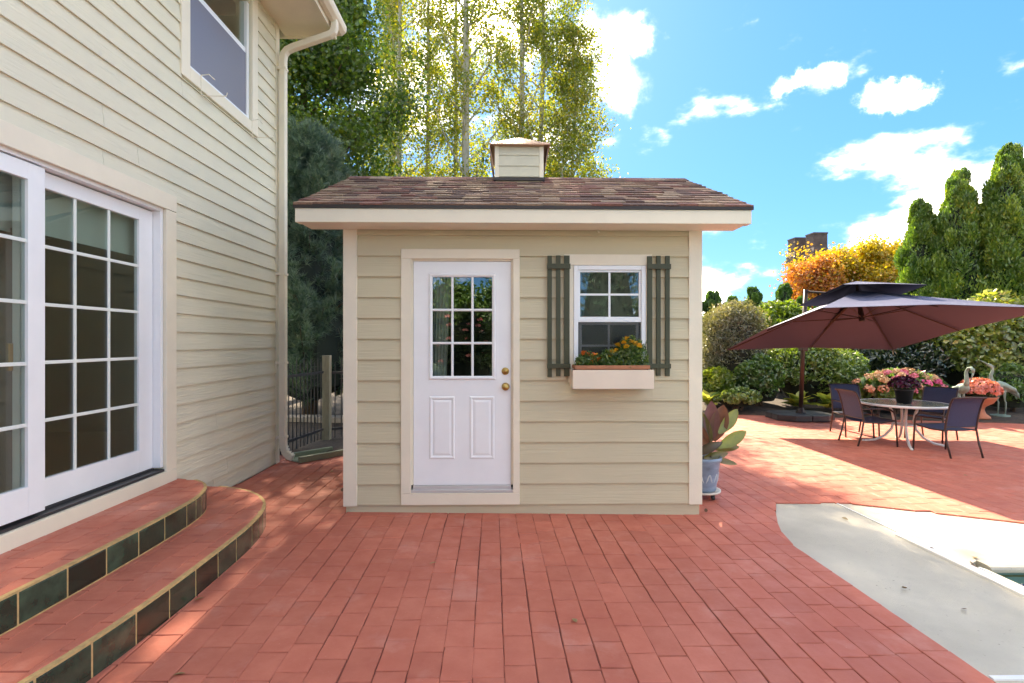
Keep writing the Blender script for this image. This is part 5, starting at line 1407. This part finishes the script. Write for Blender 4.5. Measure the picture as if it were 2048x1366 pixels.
def marig(cx, cy, rx, ry, h, n):
    d = unit(rng.normal(size=(n, 3))); d[:, 2] = np.abs(d[:, 2])
    P = np.array([cx, cy, tray_z+.085]) + d*np.array([rx, ry, h])*(rng.random((n, 1))**.45)
    me = leaf_mesh('foliage', P, .040, .30, nrm=d, nrm_bias=.3, rnd=rng.random(n)); finish('foliage', me, L_mid, tray)
    k = MB()
    for i in range(16):
        a = random.uniform(0, 6.28); e = random.uniform(.3, .9)
        k.tube(limb_pts((cx+random.uniform(-.6, .6)*rx*.5, cy, tray_z+.07), (math.cos(a)*rx*e, math.sin(a)*ry*e, h), h*.95, 4, 0, .1), [.004, .0035, .003, .0025, .002], 4, cap=False)
    k.build('stems', simple_leaf('marigold_stem', (.06, .11, .03), .2), tray)
marig(1.13, SY-.15, .16, .10, .27, 1500); marig(.94, SY-.15, .12, .09, .15, 800); marig(.74, SY-.16, .11, .09, .13, 700); marig(.85, SY-.15, .10, .08, .10, 420)
def marigold_mesh(name, r, m):
    k = MB()
    for lay, (rr, zz, n, tilt_) in enumerate(((1.0, 0, 11, .1), (.78, .22, 9, .25), (.5, .38, 7, .5), (.25, .48, 5, .8))):
        for i in range(n):
            a = 2*math.pi*(i+.5*lay)/n + random.uniform(-.1, .1); w = r*.62*rr**.6*.6; l = r*rr
            ca2, sa2 = math.cos(a), math.sin(a)
            for s_ in (0,):
                pts = [(0.05*r, 0, zz*r*.8), (l*.7, -w*.6, r*(zz*.8+tilt_*.5)), (l, 0, r*(zz*.8+tilt_*.55)+random.uniform(-.1, .1)*r), (l*.7, w*.6, r*(zz*.8+tilt_*.5))]
                o = len(k.v); k.v += [(p*ca2-q_*sa2, p*sa2+q_*ca2, z) for p, q_, z in pts]; k.f.append((o, o+1, o+2, o+3))
    me = bpy.data.meshes.new(name); me.from_pydata(k.v, [], k.f); me.materials.append(m); return me
my = [marigold_mesh('flower', .030, simple_leaf('marigold_yellow', (.80, .46, .02), .3, (.72, .36, .015))), marigold_mesh('flower', .030, simple_leaf('marigold_orange', (.78, .22, .02), .3, (.70, .14, .01)))]
inv = Matrix.Translation(-tray.location)
for (x, z, c, s_) in ((1.095, 1.575, 0, 1.0), (1.06, 1.54, 0, .9), (1.13, 1.545, 0, 1.05), (1.17, 1.530, 0, 1.2), (1.20, 1.515, 0, 1.1), (1.085, 1.505, 0, 1.1), (1.02, 1.515, 0, 1.15), (.995, 1.475, 0, .8), (.965, 1.46, 0, 1.0), (.955, 1.425, 0, .95),
                      (.72, 1.445, 1, 1.25), (.755, 1.44, 1, .8), (.80, 1.435, 1, .9), (.835, 1.44, 0, .5), (.79, 1.385, 1, 1.3), (.845, 1.395, 1, .9), (1.01, 1.385, 0, .6), (.675, 1.36, 1, .8)):
    o = bpy.data.objects.new('flower', my[c]); COL.objects.link(o); o.parent = tray; o.matrix_parent_inverse = inv
    o.location = (x-.005, SY-.19 + random.uniform(-.03, .03), z-.02); o.scale = (s_, s_, s_); o.rotation_euler = (R(40+random.uniform(-25, 20)), R(random.uniform(-25, 25)), random.uniform(0, 6))

# ------------------------------------------------------------------ potted canna on a wheeled caddy
KX, KY = 2.03, 5.24
cad = thing('plant_caddy', 'white wheeled plant caddy under the blue pot', 'plant caddy', (KX, KY, gz(KX)))
k = MB(); k.lathe([(0, .062), (.165, .062), (.178, .07), (.18, .085), (.17, .085), (.16, .076), (0, .076)], (KX, KY, gz(KX)), 28); k.build('tray', mat('caddy_white', (.70, .62, .52), .5), cad, smooth=True)
for a in (R(-60), R(30), R(120), R(210)):
    x, y = KX+.13*math.cos(a), KY+.13*math.sin(a); k = MB(); k.tube([(x-.012, y, gz(KX)+.029), (x+.012, y, gz(KX)+.029)], .026, 14); k.build('caster', black_pot, cad, smooth=False)
    k = MB(); k.box(x-.017, x+.017, y-.008, y+.008, gz(KX)+.03, gz(KX)+.063); k.build('caster_fork', black_pot, cad)
pz = gz(KX)+.078
cn = thing('potted_canna', 'bronze and green canna in a blue glazed pot at the shed corner', 'potted plant', (KX, KY, pz))
blue = mat('blue_glaze', (.20, .27, .36), .3, noise=(6, .35, (1, 1, 3)), coat=.3)
k = MB(); k.lathe([(0, 0), (.128, 0), (.135, .02), (.15, .12), (.172, .29), (.188, .31), (.192, .335), (.182, .342), (.172, .33), (.16, .30), (0, .29)], (KX, KY, pz), 32); k.build('pot', blue, cn, smooth=True)
pat = mat('glaze_relief', (.50, .55, .58), .35)
for i in range(9):
    a0 = R(-150+i*33)
    for j in range(3):
        pts = []
        for q_ in range(9):
            f = q_/8; a = a0 + (f-.5)*(.42-.1*j); z = .10 + (.085-.02*j)*math.sin(math.pi*f) + .012*j
            r_ = float(np.interp(z, [0, .02, .12, .29], [.128, .135, .15, .172]))+.001; pts.append((KX+r_*math.cos(a), KY+r_*math.sin(a), pz+z))
        k = MB(); k.tube(pts, .0028, 5); k.build('relief', pat, cn)
k = MB(); k.lathe([(0, .302), (.16, .302)], (KX, KY, pz), 20); k.build('potting_soil', soil, cn)
cl = {'green': simple_leaf('canna_green', (.16, .20, .03), .45, (.24, .13, .03)), 'lime': simple_leaf('canna_lime', (.34, .36, .035), .5, (.20, .24, .03)), 'bronze': simple_leaf('canna_bronze', (.15, .045, .025), .35, (.24, .09, .03)), 'rose': simple_leaf('canna_rose', (.24, .09, .085), .3, (.17, .06, .06)), 'dark': simple_leaf('canna_dark', (.05, .075, .025), .3, (.11, .04, .03))}
stem_c = simple_leaf('canna_stem', (.22, .15, .06), .2)
for (dx, dy, h) in ((.115, 0, .36), (-.08, .04, .28)):
    k = MB(); k.tube([(KX+dx*.7, KY+dy, pz+.29), (KX+dx*.8, KY+dy, pz+.29+h*.5), (KX+dx, KY+dy, pz+.29+h)], [.017, .014, .008], 8); k.build('stem', stem_c, cn, smooth=True)
inv = Matrix.Translation(-cn.location)
for (dx, dz, L_, w_, az, el, dr, c) in ((.115, .49, .30, .15, -82, 74, .0, 'bronze'), (.10, .50, .31, .13, -20, 84, .0, 'rose'), (.14, .58, .27, .105, -62, 40, .06, 'lime'), (.135, .44, .27, .105, -80, 26, .10, 'lime'), (.135, .40, .20, .065, -88, 6, .12, 'green'),
                                        (.09, .46, .34, .12, 62, 66, .05, 'green'), (.085, .48, .34, .11, 80, 56, .08, 'dark'), (.06, .44, .30, .12, 100, 50, .1, 'bronze'), (-.08, .44, .27, .12, 50, 74, .05, 'rose'), (-.06, .36, .22, .08, -120, 30, .3, 'dark'), (.02, .32, .20, .07, -100, 12, .4, 'green'), (.08, .31, .22, .05, -92, -12, .1, 'green'), (-.10, .36, .22, .08, 130, 30, .3, 'dark')):
    me = big_leaf_mesh('leaf', L_*1.28, w_*1.2, dr+.12, cl[c], cup=.25, n=9)
    o = bpy.data.objects.new('leaf', me); COL.objects.link(o); o.parent = cn; o.matrix_parent_inverse = inv
    ev, av = R(el), R(az)
    ax_ = Vector((-math.sin(av)*math.cos(ev), math.cos(av)*math.cos(ev), math.sin(ev)))
    nn_ = Vector((random.uniform(-.5, .5), -1, .45 + random.uniform(-.3, .3))); nn_ = (nn_ - ax_*nn_.dot(ax_)).normalized(); sd_ = ax_.cross(nn_)
    o.matrix_basis = Matrix(((sd_.x, ax_.x, nn_.x, KX+dx), (sd_.y, ax_.y, nn_.y, KY - (.07 if c == 'lime' else 0)), (sd_.z, ax_.z, nn_.z, pz+dz), (0, 0, 0, 1)))

# ------------------------------------------------------------------ fallen leaves
dl = [big_leaf_mesh('fallen_leaf', .05, .032, .25, simple_leaf('dry_leaf_tan', (.42, .30, .13), .2)), big_leaf_mesh('fallen_leaf', .045, .03, -.3, simple_leaf('dry_leaf_brown', (.20, .11, .05), .2))]
random.seed(3)
for (x, y, where) in ((-1.80, 3.08, 'on bricks by the steps'), (-1.62, 5.3, 'on bricks by the shed'), (1.88, 4.75, 'on bricks by the shed'), (3.32, 3.95, 'by the pool cover track'), (3.50, 3.78, 'by the pool cover track'), (3.36, 3.62, 'by the pool cover track'), (-1.5, 2.4, 'on bricks by the steps'), (2.6, 3.3, 'on the concrete deck'), (2.75, 3.05, 'on the concrete deck'), (3.1, 4.6, 'on the concrete deck'), (5.6, 6.2, 'in the umbrella shade'), (4.4, 7.6, 'on sunlit bricks'), (-1.75, 6.4, 'between house and shed'), (-2.0, 6.1, 'between house and shed'), (.4, 2.9, 'on bricks in front of the shed'), (-.5, 3.6, 'on bricks in front of the shed')):
    i = random.randrange(2)
    o = bpy.data.objects.new('fallen_leaf', dl[i]); COL.objects.link(o)
    o.location = (x, y, gz(x)+.007 if not (x > 2.3 and y < 5.1) else gz(x)-.004); o.rotation_euler = (R(random.uniform(-15, 15)), R(random.uniform(-20, 20)), random.uniform(0, 6))
    tag(o, ('curled tan leaf lying ' if i == 0 else 'dry brown leaf lying ') + where, 'leaf', 'leaves dropped on the paving')
